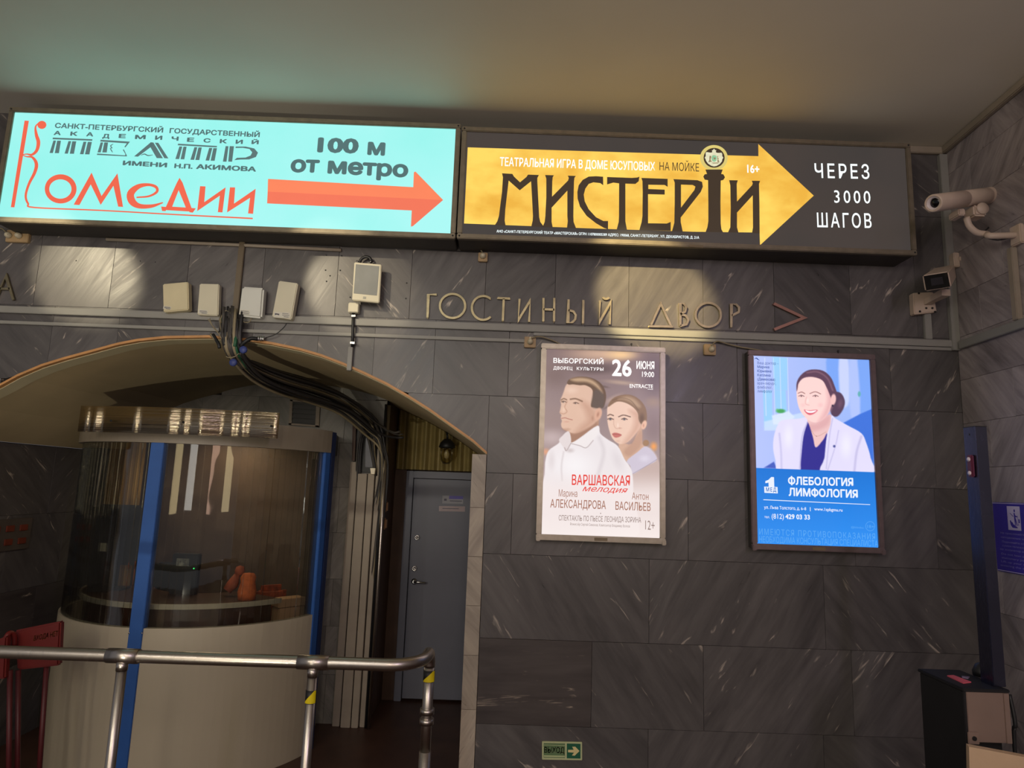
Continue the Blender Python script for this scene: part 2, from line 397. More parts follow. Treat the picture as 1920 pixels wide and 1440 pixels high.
class Plane:
    """prints on a plane y = Y, coordinates taken in a magnified view"""
    def __init__(s, view, Y): s.v, s.Y = view, Y
    def pt(s, x, y, lift=0.0):
        a, b = s.v.px(x, y); return P(a, b, s.Y-lift)
    def poly(s, polys, lift=0.0):
        Y = s.Y; return flat_mesh(polys, lambda x, y: (lambda p: Vector((p.x, Y-lift, p.z)))(s.pt(x, y)))
    def text(s, t, x0, y0, x1, y1, cap, bold=0.0, track=1.0, lift=0.0, shear=0.0):
        """baseline from (x0, y0) to (x1, y1), cap height in view pixels"""
        A, B = s.pt(x0, y0), s.pt(x1, y1); h = (s.pt((x0+x1)/2, (y0+y1)/2-cap)-s.pt((x0+x1)/2, (y0+y1)/2)).z
        Y = s.Y
        return text_mesh(t, lambda u, v: Vector((A.x+(B.x-A.x)*u, Y-lift, A.z+(B.z-A.z)*u+v*h)), bold, track, shear)
def put(name, ms, m, parent):
    me = join_meshes(ms) if isinstance(ms, list) else ms
    o = link(name, me, m); inv = Matrix.Translation(-parent.location)
    if parent.parent is not None: inv = inv @ Matrix.Translation(-parent.parent.location)
    me.transform(inv); o.parent = parent; return o
def ell(cx, cy, rx, ry, n=28, a0=0.0):
    return [(cx+rx*math.cos(a0+2*math.pi*i/n), cy+ry*math.sin(a0+2*math.pi*i/n)) for i in range(n)]
def stroke(pts, ws, k=6):
    """outline of a brush stroke along smooth points with widths"""
    q = smooth_path([(x, y, w_) for (x, y), w_ in zip(pts, ws)], k); L, Rr = [], []
    for i in range(len(q)):
        a, b = q[max(i-1, 0)], q[min(i+1, len(q)-1)]; d = Vector((b.x-a.x, b.y-a.y)); d.normalize(); n = Vector((-d.y, d.x))
        L.append((q[i].x+n.x*q[i].z/2, q[i].y+n.y*q[i].z/2)); Rr.append((q[i].x-n.x*q[i].z/2, q[i].y-n.y*q[i].z/2))
    return L+Rr[::-1]
# ------------------------------------------------------------------ setting
ARX = [-3.25, -3.12, -3.0, -2.82, -2.729, -2.607, -2.489, -2.349, -2.2, -2.087, -1.934, -1.701, -1.484, -1.345, -1.181,
       -1.055, -0.929, -0.806, -0.68, -0.556, -0.432, -0.306, -0.184, -0.105]
ARZ = [0.175, 0.262, 0.345, 0.45, 0.509, 0.57, 0.614, 0.659, 0.708, 0.735, 0.757, 0.770, 0.760, 0.745, 0.717,
       0.685, 0.642, 0.593, 0.538, 0.473, 0.401, 0.318, 0.238, 0.172]
ARZ = [1.8+z for z in ARZ]
def arch(x):
    return float(np.interp(x, ARX, ARZ)) if ARX[0] <= x <= ARX[-1] else -1.0
XC, XL = 2.548, -4.6                    # right corner, left end of the front wall
GAP = 0.0007
def slab(x0, x1, z0, z1, y, parent, m, clip=None, name='slab', th=0.02):
    """one stone slab facing -y with eased edges; clip(x) = height below which there is no stone"""
    x0 += GAP; x1 -= GAP; z0 += GAP; z1 -= GAP
    y -= rng.uniform(0, 0.0009); cx, cz = (x0+x1)/2, (z0+z1)/2
    if clip is None or max(clip(x0), clip(x1), clip(cx)) <= z0:
        b = MB(); e = 0.0008
        fr = [(x0+e, y, z0+e), (x1-e, y, z0+e), (x1-e, y, z1-e), (x0+e, y, z1-e)]
        md = [(x0, y+e, z0), (x1, y+e, z0), (x1, y+e, z1), (x0, y+e, z1)]
        bk = [(x0, y+th, z0), (x1, y+th, z0), (x1, y+th, z1), (x0, y+th, z1)]
        v = [[b.bm.verts.new(p) for p in q] for q in (fr, md, bk)]
        b.bm.faces.new(v[0])
        for a, c in ((0, 1), (1, 2)):
            for i in range(4): b.bm.faces.new((v[a][i], v[c][i], v[c][(i+1) % 4], v[a][(i+1) % 4]))
        return b.build(name, m, parent, loc=(cx, y, cz))
    xs = [x for x in sorted(set([x0, x1]+[a for a in np.linspace(x0, x1, 9)]+[a for a in ARX if x0 < a < x1]))]
    cols = [(x, max(z0, clip(x))) for x in xs]
    runs, cur = [], []
    for x, zb in cols:
        if zb < z1-0.004: cur.append((x, zb))
        elif cur: runs.append(cur); cur = []
    if cur: runs.append(cur)
    b = MB(); n = 0
    for r in runs:
        if len(r) < 2: continue
        for (xa, za), (xb, zb) in zip(r[:-1], r[1:]):
            b.prism([(xa, za), (xb, zb), (xb, z1), (xa, z1)], y, y+th); n += 1
    if not n: b.bm.free(); return None
    bmesh.ops.remove_doubles(b.bm, verts=list(b.bm.verts), dist=1e-5)
    seen = {}
    for f in list(b.bm.faces):           # drop the inner walls between the columns
        k = tuple(sorted(v.index for v in f.verts))
    b.bm.verts.index_update(); dup = {}
    for f in list(b.bm.faces):
        k = tuple(sorted(v.index for v in f.verts)); dup.setdefault(k, []).append(f)
    bmesh.ops.delete(b.bm, geom=[f for q in dup.values() if len(q) > 1 for f in q], context='FACES')
    return b.build(name, m, parent, loc=(cx, y, cz))

# front wall: core with the arched opening, then its slabs
wall_back = empty('wall_back', (0, YW, 0), kind='structure')
b = MB(); TH = 0.12
for (xa, za), (xb, zb) in zip(zip(ARX[:-1], ARZ[:-1]), zip(ARX[1:], ARZ[1:])):
    b.prism([(xa, za+0.012), (xb, zb+0.012), (xb, ZC+0.02), (xa, ZC+0.02)], YW+0.0205, YW+TH)
b.box(ARX[-1]+0.0, XC+0.3, YW+0.0205, YW+TH, 0, ZC+0.02); b.box(XL, ARX[0], YW+0.0205, YW+TH, 0, ZC+0.02)
core = b.build_rel('wall_core', M_JOINT, wall_back)
zA = W(767, 598, YW)[1]; zB = W(905, 741.5, YW)[1]; zCc = W(905, 886, YW)[1]; zD = W(905, 1037.5, YW)[1]
zE = W(905, 1196, YW)[1]; zF = W(905, 1357, YW)[1]
def js(pxs, y): return [W(p, y, YW)[0] for p in pxs]
rows = [(3.45, ZC, [-4.1, -3.5, -2.9, -2.3, -1.7, -1.1, -0.5, 0.1, 0.7, 1.3, 1.9]),
        (zA, 3.45, [-4.05, -3.64, -3.23]+js([-75, 66, 207, 349, 491, 631, 770, 910, 1041, 1179, 1318, 1451, 1593, 1716], 540)),
        (zB, zA, [-4.1, -3.6, -3.15]+js([90, 215, 340, 470, 594, 700, 814, 954, 1095, 1238, 1382, 1524, 1668], 670)),
        (zCc, zB, [-4.2, -3.7]+js([887, 1100, 1318, 1530, 1750], 815)),
        (zD, zCc, [-4.3, -3.8]+js([960, 1290, 1600, 1754], 960)),
        (zE, zD, [-4.1, -3.6]+js([1217, 1545], 1115)),
        (zF, zE, [-4.3, -3.7]+js([1109, 1319, 1598], 1280)),
        (zF-0.45, zF, [-4.1]+js([1215, 1545], 1420)),
        (0.0, zF-0.45, [-4.2, 0.7, 1.6])]
def slab_clip(x):
    if -3.33 < x < ARX[0]: return ARZ[0]
    return arch(x)+0.012 if arch(x) > 0 else -1.0
for ri, (z0, z1, jx) in enumerate(rows):
    xs = [XL]+jx+[XC]
    if z0 < ARZ[-1]-0.01:                # rows beside the opening
        left = [XL]+[x for x in jx if x < -3.4]+[-3.33]; right = [ARX[-1]]+[x for x in jx if x > ARX[-1]+0.05]+[XC]
        segs = list(zip(left[:-1], left[1:]))+list(zip(right[:-1], right[1:]))
        if z1 > ARZ[-1]: segs = [(a, bb) for a, bb in segs if a >= ARX[-1]-1e-6 or bb <= -3.3]+[(ARX[0]-0.08, -1.6), (-1.6, -0.8), (-0.8, ARX[-1])]
    else: segs = list(zip(xs[:-1], xs[1:]))
    for si, (a, bb) in enumerate(segs):
        mm = M_DARKH if (ri == 6 and -0.2 < a < 0.3) else M_DARK
        o = slab(a, bb, z0, z1, 0.0, wall_back, mm, clip=slab_clip)
# pale jamb stones beside the opening
jz = [0]+[W(875, y, YW)[1] for y in (1330, 1228, 1135, 1043, 951)]+[ARZ[-1]]
jamb = empty('trim_1', (0, YW, 0), kind='structure')
for z0, z1 in zip(jz[:-1], jz[1:]): slab(-0.186, -0.106, z0, z1, -0.004, jamb, M_JAMB, name='jamb_stone', th=0.12)
for z0, z1 in zip(jz[:-1], jz[1:]): slab(-3.33, -3.25, z0, z1, -0.004, jamb, M_JAMB, name='jamb_stone', th=0.12)
# wooden edge of the arch and the vault
b = MB()
for i in range(len(ARX)-1):
    (xa, za), (xb, zb) = (ARX[i], ARZ[i]), (ARX[i+1], ARZ[i+1])
    b.hull([(xa, YW-0.010, za), (xb, YW-0.010, zb), (xb, YW+0.02, zb), (xa, YW+0.02, za)],
           [(xa, YW-0.010, za+0.014), (xb, YW-0.010, zb+0.014), (xb, YW+0.02, zb+0.014), (xa, YW+0.02, za+0.014)])
bmesh.ops.remove_doubles(b.bm, verts=list(b.bm.verts), dist=1e-5)
tag(b.build('trim_2', M_TRIM), kind='structure')
def vault(name, y0, y1, drop, m):
    b = MB(); fx = []
    for i in range(len(ARX)-1):
        for k in range(3): fx.append(ARX[i]+(ARX[i+1]-ARX[i])*k/3)
    fx.append(ARX[-1]); lo = [(x, float(np.interp(x, ARX, ARZ))-drop) for x in fx]
    for (xa, za), (xb, zb) in zip(lo[:-1], lo[1:]):
        b.hull([(xa, y0, za), (xb, y0, zb), (xb, y1, zb), (xa, y1, za)], [(xa, y0, za+0.03), (xb, y0, zb+0.03), (xb, y1, zb+0.03), (xa, y1, za+0.03)])
    bmesh.ops.remove_doubles(b.bm, verts=list(b.bm.verts), dist=1e-5)
    return b.build(name, m)
v = vault('ceiling_niche', YW+0.125, YD+0.05, 0.0, M_VAULT); tag(v, kind='structure')
e = vault('trim_3', YW+0.0205, YW+0.124, 0.004, M_VBAND); tag(e, kind='structure')
# niche walls
XR = -0.97
wnb = empty('wall_niche', (0, YB, 0), kind='structure')
b = MB()
nx = [x for x in ARX if x < XR]+[XR]
for xa, xb in zip(nx[:-1], nx[1:]): b.prism([(xa, 0), (xb, 0), (xb, arch(xb-1e-6)), (xa, arch(xa+1e-6))], YB+0.0205, YB+0.1)
b.build_rel('wall_core', M_JOINT, wnb)
zr = [0, 0.35, 0.7, 1.05, 1.40, 1.75, 2.10, 2.45, 2.6]
for i, (z0, z1) in enumerate(zip(zr[:-1], zr[1:])):
    xs = [-3.25]+[x+(0.22 if i % 2 else 0) for x in (-2.9, -2.45, -2.0, -1.55, -1.3)]+[XR]
    for a, c in zip(xs[:-1], xs[1:]):
        # stone below the vault: reuse the column clipping upside down
        zt = min(z1, min(arch(a+1e-4), arch(c-1e-4), arch((a+c)/2))-0.0)
        if zt - z0 > 0.03:
            if zt < z1-1e-6:
                bb = MB(); q = [a+GAP+(c-a-2*GAP)*k/6 for k in range(7)]
                for xa, xb in zip(q[:-1], q[1:]):
                    t1, t2 = min(z1-GAP, arch(xa)), min(z1-GAP, arch(xb))
                    bb.prism([(xa, z0+GAP), (xb, z0+GAP), (xb, t2), (xa, t1)], 0, 0.02)
                bmesh.ops.remove_doubles(bb.bm, verts=list(bb.bm.verts), dist=1e-5)
                bb.build('slab', M_PALE, wnb, loc=((a+c)/2, 0, (z0+z1)/2))
            else: slab(a, c, z0, z1, 0.0, wnb, M_PALE)
        elif i >= 5 and max(arch(a+1e-4), arch(c-1e-4)) > z0+0.03:
            bb = MB(); q = [a+GAP+(c-a-2*GAP)*k/6 for k in range(7)]; n = 0
            for xa, xb in zip(q[:-1], q[1:]):
                t1, t2 = min(z1-GAP, arch(xa)), min(z1-GAP, arch(xb))
                if min(t1, t2) > z0+0.005: bb.prism([(xa, z0+GAP), (xb, z0+GAP), (xb, t2), (xa, t1)], 0, 0.02); n += 1
            if n: bb.build('slab', M_PALE, wnb, loc=((a+c)/2, 0, (z0+z1)/2))
            else: bb.bm.free()
# left wall of the niche, dark slabs
wnl = empty('wall_left', (-3.25, YW+0.12, 0), kind='structure', rz=R_(90))
b = MB(); b.box(-0.0, 1.66, 0.0205, 0.1, 0, 1.975); b.build('wall_core', M_JOINT, wnl)
for i, (z0, z1) in enumerate([(0, 0.5), (0.5, 1.0), (1.0, 1.5), (1.5, 1.97)]):
    for a, c in ((0.0, 0.42), (0.42, 1.05), (1.05, 1.52)) if i % 2 else ((0.0, 0.7), (0.7, 1.25), (1.25, 1.52)): slab(a, c, z0, z1, 0.0, wnl, M_DARKH if i == 1 else M_DARK)
# passage to the door
b = MB(); b.box(XR-0.1, XR, YB-0.0, YD+0.1, 0, 2.46, 0.004); tag(b.build('wall_passage', M_BROWN), kind='structure')
b = MB(); b.box(-0.105, 0.0, YW+0.125, YD+0.1, 0, 1.975); tag(b.build('wall_right_niche', M_JAMB), kind='structure')
wd = MB(); zt = 2.5
dzt = P(800, 884, YD).z; dxl = P(757, 1000, YD).x; dxr = -0.11
wd.box(XR, dxl-0.005, YD, YD+0.1, 0, 2.46); wd.box(dxl-0.005, -0.1, YD+0.05, YD+0.1, 0, 2.46)
tag(wd.build('wall_door_side', M_BROWN), kind='structure')
# corrugated sheet above the door
b = MB(); n = 96; x0, x1 = P(745, 850, YD).x, -0.115
pf = [(x0+(x1-x0)*i/n, YD-0.035-0.024*math.sin(i/n*2*math.pi*11.0)) for i in range(n+1)]
for (xa, ya), (xb, yb) in zip(pf[:-1], pf[1:]):
    ta, tb = min(2.46, arch(xa)-0.005), min(2.46, arch(xb)-0.005)
    b.hull([(xa, ya, dzt+0.012), (xb, yb, dzt+0.012), (xb, yb+0.003, dzt+0.012), (xa, ya+0.003, dzt+0.012)],
           [(xa, ya, ta), (xb, yb, tb), (xb, yb+0.003, tb), (xa, ya+0.003, ta)])
bmesh.ops.remove_doubles(b.bm, verts=list(b.bm.verts), dist=1e-6)
o = b.build('corrugated_panel', M_CORR); tag(o, 'yellowish corrugated sheet filling the gap above the grey door', 'panel')
# door
door = empty('door_1', (dxl, YD, 0), kind='structure')
b = MB(); fw = 0.06
b.box(dxl, dxl+fw, YD-0.03, YD+0.04, 0, dzt, 0.004); b.box(dxr-fw, dxr, YD-0.03, YD+0.04, 0, dzt, 0.004); b.box(dxl+fw, dxr-fw, YD-0.03, YD+0.04, dzt-fw, dzt, 0.004)
b.build_rel('door_frame', M_DOOR, door)
lf = MB().box(dxl+fw+0.006, dxr-fw-0.004, YD-0.015, YD+0.03, 0.02, dzt-fw-0.006, 0.004).build_rel('door_leaf', M_DOOR, door)
h0 = P(777, 1090, YD-0.02)
hb = MB(); hb.lathe([(0.026, 0), (0.026, -0.012), (0.012, -0.014), (0.012, -0.045)], (h0.x, YD-0.015, h0.z), axis='Y')
hb.tube([(h0.x, YD-0.055, h0.z), (h0.x+0.03, YD-0.06, h0.z), (h0.x+0.10, YD-0.058, h0.z-0.004)], 0.010)
o = hb.build_rel('door_handle', M_SILVER, door); o['label'] = 'white metal lever handle'
for (px, py) in ((782, 1008), (777, 1066)):
    q = P(px, py, YD-0.02); MB().lathe([(0.024, 0), (0.024, -0.010), (0.014, -0.013), (0.014, -0.008), (0.0, -0.008)], (q.x, YD-0.015, q.z), axis='Y').build_rel('lock', M_SILVER, door)
pd = Plane(View(560, 760, 3.43), YD-0.0165)
put('notice', pd.poly([[(925, 580), (1058, 583), (1057, 634), (923, 631)]]), mat('notice_paper', (150, 150, 160), 0.5), door)
put('notice', pd.poly([[(968, 582), (1058, 584), (1057, 604), (967, 602)]], 0.0005), M_PURP, door)
put('notice', pd.poly([[(903, 647), (1070, 650), (1069, 684), (902, 681)]]), mat('notice_plastic', (150, 128, 132), 0.3), door)
put('notice_print', [pd.poly([[(935, 600), (952, 600), (952, 614), (935, 614)]], 0.001), pd.poly([[(972, 612), (1050, 614), (1050, 619), (972, 617)]], 0.001),
                     pd.poly([[(925, 661), (1030, 663), (1030, 667), (925, 665)]], 0.001)], mat('notice_ink', (70, 66, 90), 0.5), door)
# red door furniture seen at the edge of the opening
# lantern
ln = P(838, 843, 5.72)
lan = empty('wall_lantern', ln, 'dark round bulkhead lantern with a glass jar above the grey door', 'lamp')
b = MB(); b.lathe([(0.0, 0.075), (0.03, 0.07), (0.062, 0.035), (0.072, 0.0), (0.060, -0.008), (0.058, 0.0)], (ln.x, ln.y, ln.z+0.02), 24)
b.tube([(ln.x, ln.y, ln.z+0.09), (ln.x-0.005, ln.y, ln.z+0.14), (ln.x-0.02, ln.y+0.06, ln.z+0.17), (ln.x-0.02, YD-0.04, ln.z+0.17)], 0.010)
b.build_rel('cap', M_DARKM, lan)
MB().lathe([(0.055, 0.015), (0.058, -0.03), (0.05, -0.09), (0.03, -0.12), (0.0, -0.125)], (ln.x, ln.y, ln.z), 20).build_rel('glass_jar', M_JAR, lan)
MB().lathe([(0.0, 0.0), (0.014, -0.01), (0.026, -0.04), (0.02, -0.07), (0.0, -0.08)], (ln.x, ln.y, ln.z), 14).build_rel('bulb', mat('bulb_glass', (190, 180, 150), 0.2), lan)

# right wall, pale grey marble, running towards the viewer
AZ = R_(3.5); RZ = -math.pi/2-AZ
CORN = np.array([XC, YW, 0.0]); NRM = np.array([math.cos(-AZ), math.sin(-AZ), 0.0]); DU = np.array([math.cos(RZ), math.sin(RZ), 0.0])
def RW(px, py, off=0.0):
    d = ray(px, py); t = (NRM@(CORN-CAM)-off)/(NRM@d); q = CAM+d*t
    return float((q-CORN)@DU), float(q[2])
def RWl(px, py, off=0.0):
    u, z = RW(px, py, off); return Vector((u, -off, z))
wr = empty('wall_right', (XC, YW, 0), kind='structure', rz=RZ)
b = MB(); b.box(-0.1, 4.4, 0.0205, 0.12, 0, ZC+0.02); b.build('wall_core', M_JOINT, wr)
zj = RW(1801, 714)[1]; st = 0.245; z = zj; zz = [z]
while z < ZC-0.02: z = min(z+st, ZC); zz.append(z)
z = zj
while z > 0.02: z = max(z-st, 0); zz.append(z)
zz = sorted(zz)
for i, (z0, z1) in enumerate(zip(zz[:-1], zz[1:])):
    if z1-z0 < 0.02: continue
    xs = [0.0]; x = 0.22+0.2*((i*7) % 3)
    while x < 4.35: xs.append(x); x += 0.55
    xs.append(4.4)
    for a, c in zip(xs[:-1], xs[1:]): slab(a, c, z0, z1, 0.0, wr, M_GREY)
# ceiling and floor
b = MB(); b.box(XL, XC+0.35, -3.2, YW+0.12, ZC, ZC+0.08); tag(b.build('ceiling', M_CEIL), kind='structure')
b = MB(); b.box(XL-0.1, XC+0.5, -3.2, YD+0.15, -0.06, 0.0); tag(b.build('floor', M_FLOOR), kind='structure')
# mouldings and trunking
b = MB(); a = P(1711, 279, YW)
b.box(P(1640, 279, YW).x, XC, YW-0.025, YW, ZC-0.045, ZC-0.001, 0.004); tag(b.build('trim_4', M_TRUNK2), kind='structure')
b = MB(); b.box(0.0, 4.3, -0.028, 0.0, ZC-0.045, ZC-0.001, 0.005); o = b.build('trim_5', M_TRUNK2, None); o.location = (XC, YW, 0); o.rotation_euler = (0, 0, RZ); tag(o, kind='structure')
def trunk(name, x0, x1, z0, z1, label, d=0.022, y=YW, m=M_TRUNK, cat='cable trunking', group=None):
    o = MB().box(x0, x1, y-d, y-0.0005, z0, z1, 0.0025).build(name, m, loc=((x0+x1)/2, y, (z0+z1)/2)); return tag(o, label, cat, group)
zt1, zt0 = W(700, 600, YW)[1], W(700, 612.5, YW)[1]; zl1, zl0 = W(700, 627, YW)[1], W(700, 633, YW)[1]
xg0, xg1 = W(415, 600, YW)[0], W(455, 600, YW)[0]
trunk('cable_trunking', XL, xg0, zt0, zt1, 'wide grey cable trunking left of the cable bundle, under the hanging letter А')
trunk('cable_trunking', xg1, XC-0.03, zt0, zt1, 'long wide grey cable trunking directly under the brass letters')
trunk('cable_trunking', XL, xg0, zl0, zl1, 'narrow grey trunking left of the cable bundle, lower of the two', 0.018)
trunk('cable_trunking', W(448, 620, YW)[0], W(985, 640, YW)[0], zl0, zl1, 'narrow grey trunking over the arch, right of the cable bundle', 0.018)
zn1, zn0 = W(1100, 640.5, YW)[1], W(1100, 646.5, YW)[1]
trunk('cable_trunking', W(1000, 640, YW)[0], XC-0.03, zt0-0.020, zt0-0.002, 'narrow trunking pressed under the wide one above the two posters', 0.014)
cx0 = W(1772, 450, YW)[0]
trunk('cable_trunking', XC-0.048, XC-0.002, zt0-0.02, ZC-0.05, 'vertical grey trunking running up the room corner', 0.03)
trunk('cable_trunking', W(1730, 610, YW)[0], W(1743, 610, YW)[0], zt1+0.002, W(1735, 588, YW)[1], 'short upright trunking below the boxy security camera')
vx0, vx1 = W(653.5, 675, YW)[0], W(662, 675, YW)[0]
trunk('cable_trunking', vx0, vx1, W(657, 696, YW)[1], W(657, 652, YW)[1], 'short upright trunking hanging over the wooden arch edge', 0.03)
o = MB().box(0.05, 4.3, -0.026, -0.004, zt0-0.018, zt1-0.01, 0.003).build('cable_trunking', M_TRUNK); o.location = (XC, YW, 0); o.rotation_euler = (0, 0, RZ)
tag(o, 'grey trunking along the pale right wall', 'cable trunking')
u0, _ = RW(1905, 550); u1, _ = RW(1915, 550)
o = MB().box(u0, u1, -0.03, -0.0005, zt1-0.008, RW(1908, 462)[1], 0.003).build('cable_trunking', M_TRUNK2); o.location = (XC, YW, 0); o.rotation_euler = (0, 0, RZ)
tag(o, 'upright trunking on the right wall below the bullet camera arm', 'cable trunking')
# pipes under the sign boxes
def pipe(name, pts, r, m, label, cat, seg=10, group=None):
    return tag(MB().tube(pts, r, seg).build(name, m, loc=tuple(Vector(pts[0]))), label, cat, group)
pipe('conduit', [P(200, 449, YW-0.010), P(440, 459, YW-0.010), P(640, 469, YW-0.010)], 0.010, M_TRUNK2, 'thin grey conduit running under the turquoise sign box', 'conduit')
pipe('conduit', [P(640, 462, YW-0.006), P(905, 473, YW-0.006)], 0.0025, M_CAB1, 'thin black wire under the gap between the sign boxes', 'wire')
o = MB().box(W(444, 520, YW)[0], W(455, 520, YW)[0], YW-0.02, YW-0.0005, zt1+0.002, W(449, 452, YW)[1], 0.003).build('conduit', mat('bronze_paint', (98, 84, 64), 0.4))
tag(o, 'upright brown conduit between the second and third white boxes', 'conduit')

# ------------------------------------------------------------------ sign boxes
def sign_box(name, px_in, yb, label, border=0.028):
    """px_in: inner face corners TL TR BR BL in px"""
    q = [P(*p, YF) for p in px_in]
    x0, x1 = (q[0].x+q[3].x)/2, (q[1].x+q[2].x)/2; z1, z0 = (q[0].z+q[1].z)/2, (q[2].z+q[3].z)/2
    t = empty(name, ((x0+x1)/2, YW, z0-border), label, 'illuminated sign')
    b = MB(); B = border
    b.box(x0-B+0.004, x1+B-0.004, YF+0.02, yb, z0-B+0.004, z1+B-0.004, 0.004); b.build_rel('box_body', M_BOXB, t)
    b = MB()
    b.box(x0-B, x1+B, YF-0.012, YF+0.02, z1, z1+B, 0.004); b.box(x0-B, x1+B, YF-0.012, YF+0.02, z0-B, z0, 0.004)
    b.box(x0-B, x0, YF-0.012, YF+0.02, z0, z1, 0.004); b.box(x1, x1+B, YF-0.012, YF+0.02, z0, z1, 0.004)
    b.build_rel('frame', M_BOXF, t)
    for (sx, sz) in ((x0-B/2, z1+B/2), (x1+B/2, z1+B/2), (x0-B/2, z0-B/2), (x1+B/2, z0-B/2)):
        MB().lathe([(0.005, 0), (0.005, -0.002), (0, -0.003)], (sx, YF-0.012, sz), 8, 'Y').build_rel('screw', M_DARKM, t)
    return t, x0, x1, z0, z1
YF = 3.46
t1, x0, x1, z0, z1 = sign_box('light_box_sign', [(26, 207), (853, 246), (846, 444), (0, 402)], YW-0.001,
    'turquoise illuminated theatre sign with an orange arrow under the ceiling')
M_CY = glow('lit_turquoise_acrylic', (164, 240, 236), 1.08, 0.03, 1.2, (144, 236, 228))
M_RED2 = glow('lit_orange_red', (244, 102, 74), 1.0, 0.03, 6)
M_OR = glow('lit_orange', (255, 134, 92), 1.0, 0.02, 4); M_OR2 = glow('lit_orange_lower', (246, 118, 88), 1.0, 0.02, 4)
M_GL = glow('lit_grey_print', (92, 122, 122), 0.9, 0.03, 6)
MB().box(x0, x1, YF, YF+0.02, z0, z1).build_rel('lit_panel', M_CY, t1)
p1 = Plane(View(0, 180, 1920/520), YF-0.001)
T = []
T.append(p1.text('САНКТ-ПЕТЕРБУРГСКИЙ', 378, 221, 1128, 254, 34, 0.035)); T.append(p1.text('ГОСУДАРСТВЕННЫЙ', 1172, 257, 1797, 286, 34, 0.035))
for ch, x, y in zip('АКАДЕМИЧЕСКИЙ', [395, 510, 620, 732, 845, 970, 1097, 1210, 1318, 1432, 1545, 1655, 1765], [270, 275, 279, 291, 291, 298, 303, 309, 317, 322, 327, 331, 333]):
    wd_ = 74 if ch == 'М' else 50; T.append(p1.text(ch, x-wd_/2, y, x+wd_/2, y+1.5, 28 if ch != 'Й' else 27, 0.045))
T.append(p1.text('ИМЕНИ', 848, 479, 1155, 495, 31, 0.05)); T.append(p1.text('Н.П.', 1205, 499, 1333, 505, 31, 0.05)); T.append(p1.text('АКИМОВА', 1356, 505, 1772, 524, 33, 0.05))
def para(x0t, x1t, yt, x0b, x1b, yb2): return [(x0t, yt), (x1t, yt+0.7), (x1b, yb2), (x0b, yb2-0.7)]
S = [[(366, 288), (640, 299), (638, 310), (364, 299)]]
for (a, c, d, f) in ((370, 388, 343, 366), (396, 422, 379, 408), (474, 493, 447, 470), (500, 528, 483, 512), (578, 598, 553, 578), (608, 636, 588, 619)): S.append(para(a, c, 308+(a-370)*.04, d, f, 395+(a-370)*.04))
S.append([(697, 303), (900, 316), (868, 356), (861, 352), (878, 328), (693, 315)])
for (a, c, d, f) in ((697, 714, 675, 697), (722, 748, 708, 739)): S.append(para(a, c, 321, d, f, 391))
S.append([(673, 398), (866, 411), (868, 402), (850, 372), (858, 370), (880, 416), (876, 418), (670, 408)])
S.append(stroke([(784, 332), (766, 345), (776, 360), (764, 362), (772, 378), (780, 391)], [3, 7, 5, 5, 7, 3]))
S.append([(1042, 322), (1062, 340), (955, 420), (928, 418)]); S.append([(1042, 320), (1062, 322), (1128, 431), (1085, 430), (1036, 345)]); S.append([(1072, 323), (1096, 324), (1166, 432), (1138, 431)])
S.append(stroke([(975, 410), (1000, 402), (1025, 412), (1058, 408)], [3, 7, 7, 3]))
S.append([(1233, 330), (1503, 346), (1501, 356), (1230, 341)])
for (a, c, d, f) in ((1242, 1262, 1214, 1240), (1270, 1292, 1250, 1276), (1346, 1366, 1318, 1344), (1374, 1397, 1352, 1380), (1448, 1470, 1423, 1448), (1477, 1502, 1458, 1486)): S.append(para(a, c, 349+(a-1242)*.05, d, f, 437+(a-1242)*.05))
for (a, c, d, f) in ((1562, 1582, 1543, 1568), (1590, 1620, 1580, 1607)): S.append(para(a, c, 347, d, f, 455))
S.append([(1632, 350), (1700, 350), (1760, 363), (1786, 392), (1772, 422), (1725, 439), (1665, 440), (1622, 444), (1640, 428), (1700, 426), (1735, 412), (1746, 390), (1727, 367), (1680, 359), (1630, 360)])
for s_ in S: T.append(p1.poly([s_]))
V2 = View(480, 200, 1920/420); p2 = Plane(V2, YF-0.001)
put('theatre_lettering', T, M_GL, t1); T = []
T += [p2.text('100', 522, 392, 876, 404, 130, 0.05), p2.text('м', 952, 414, 1104, 422, 140, 0.045), p2.text('от', 292, 562, 540, 568, 138, 0.045), p2.text('метро', 610, 574, 1302, 608, 138, 0.045)]
put('distance_lettering', T, M_GL, t1)
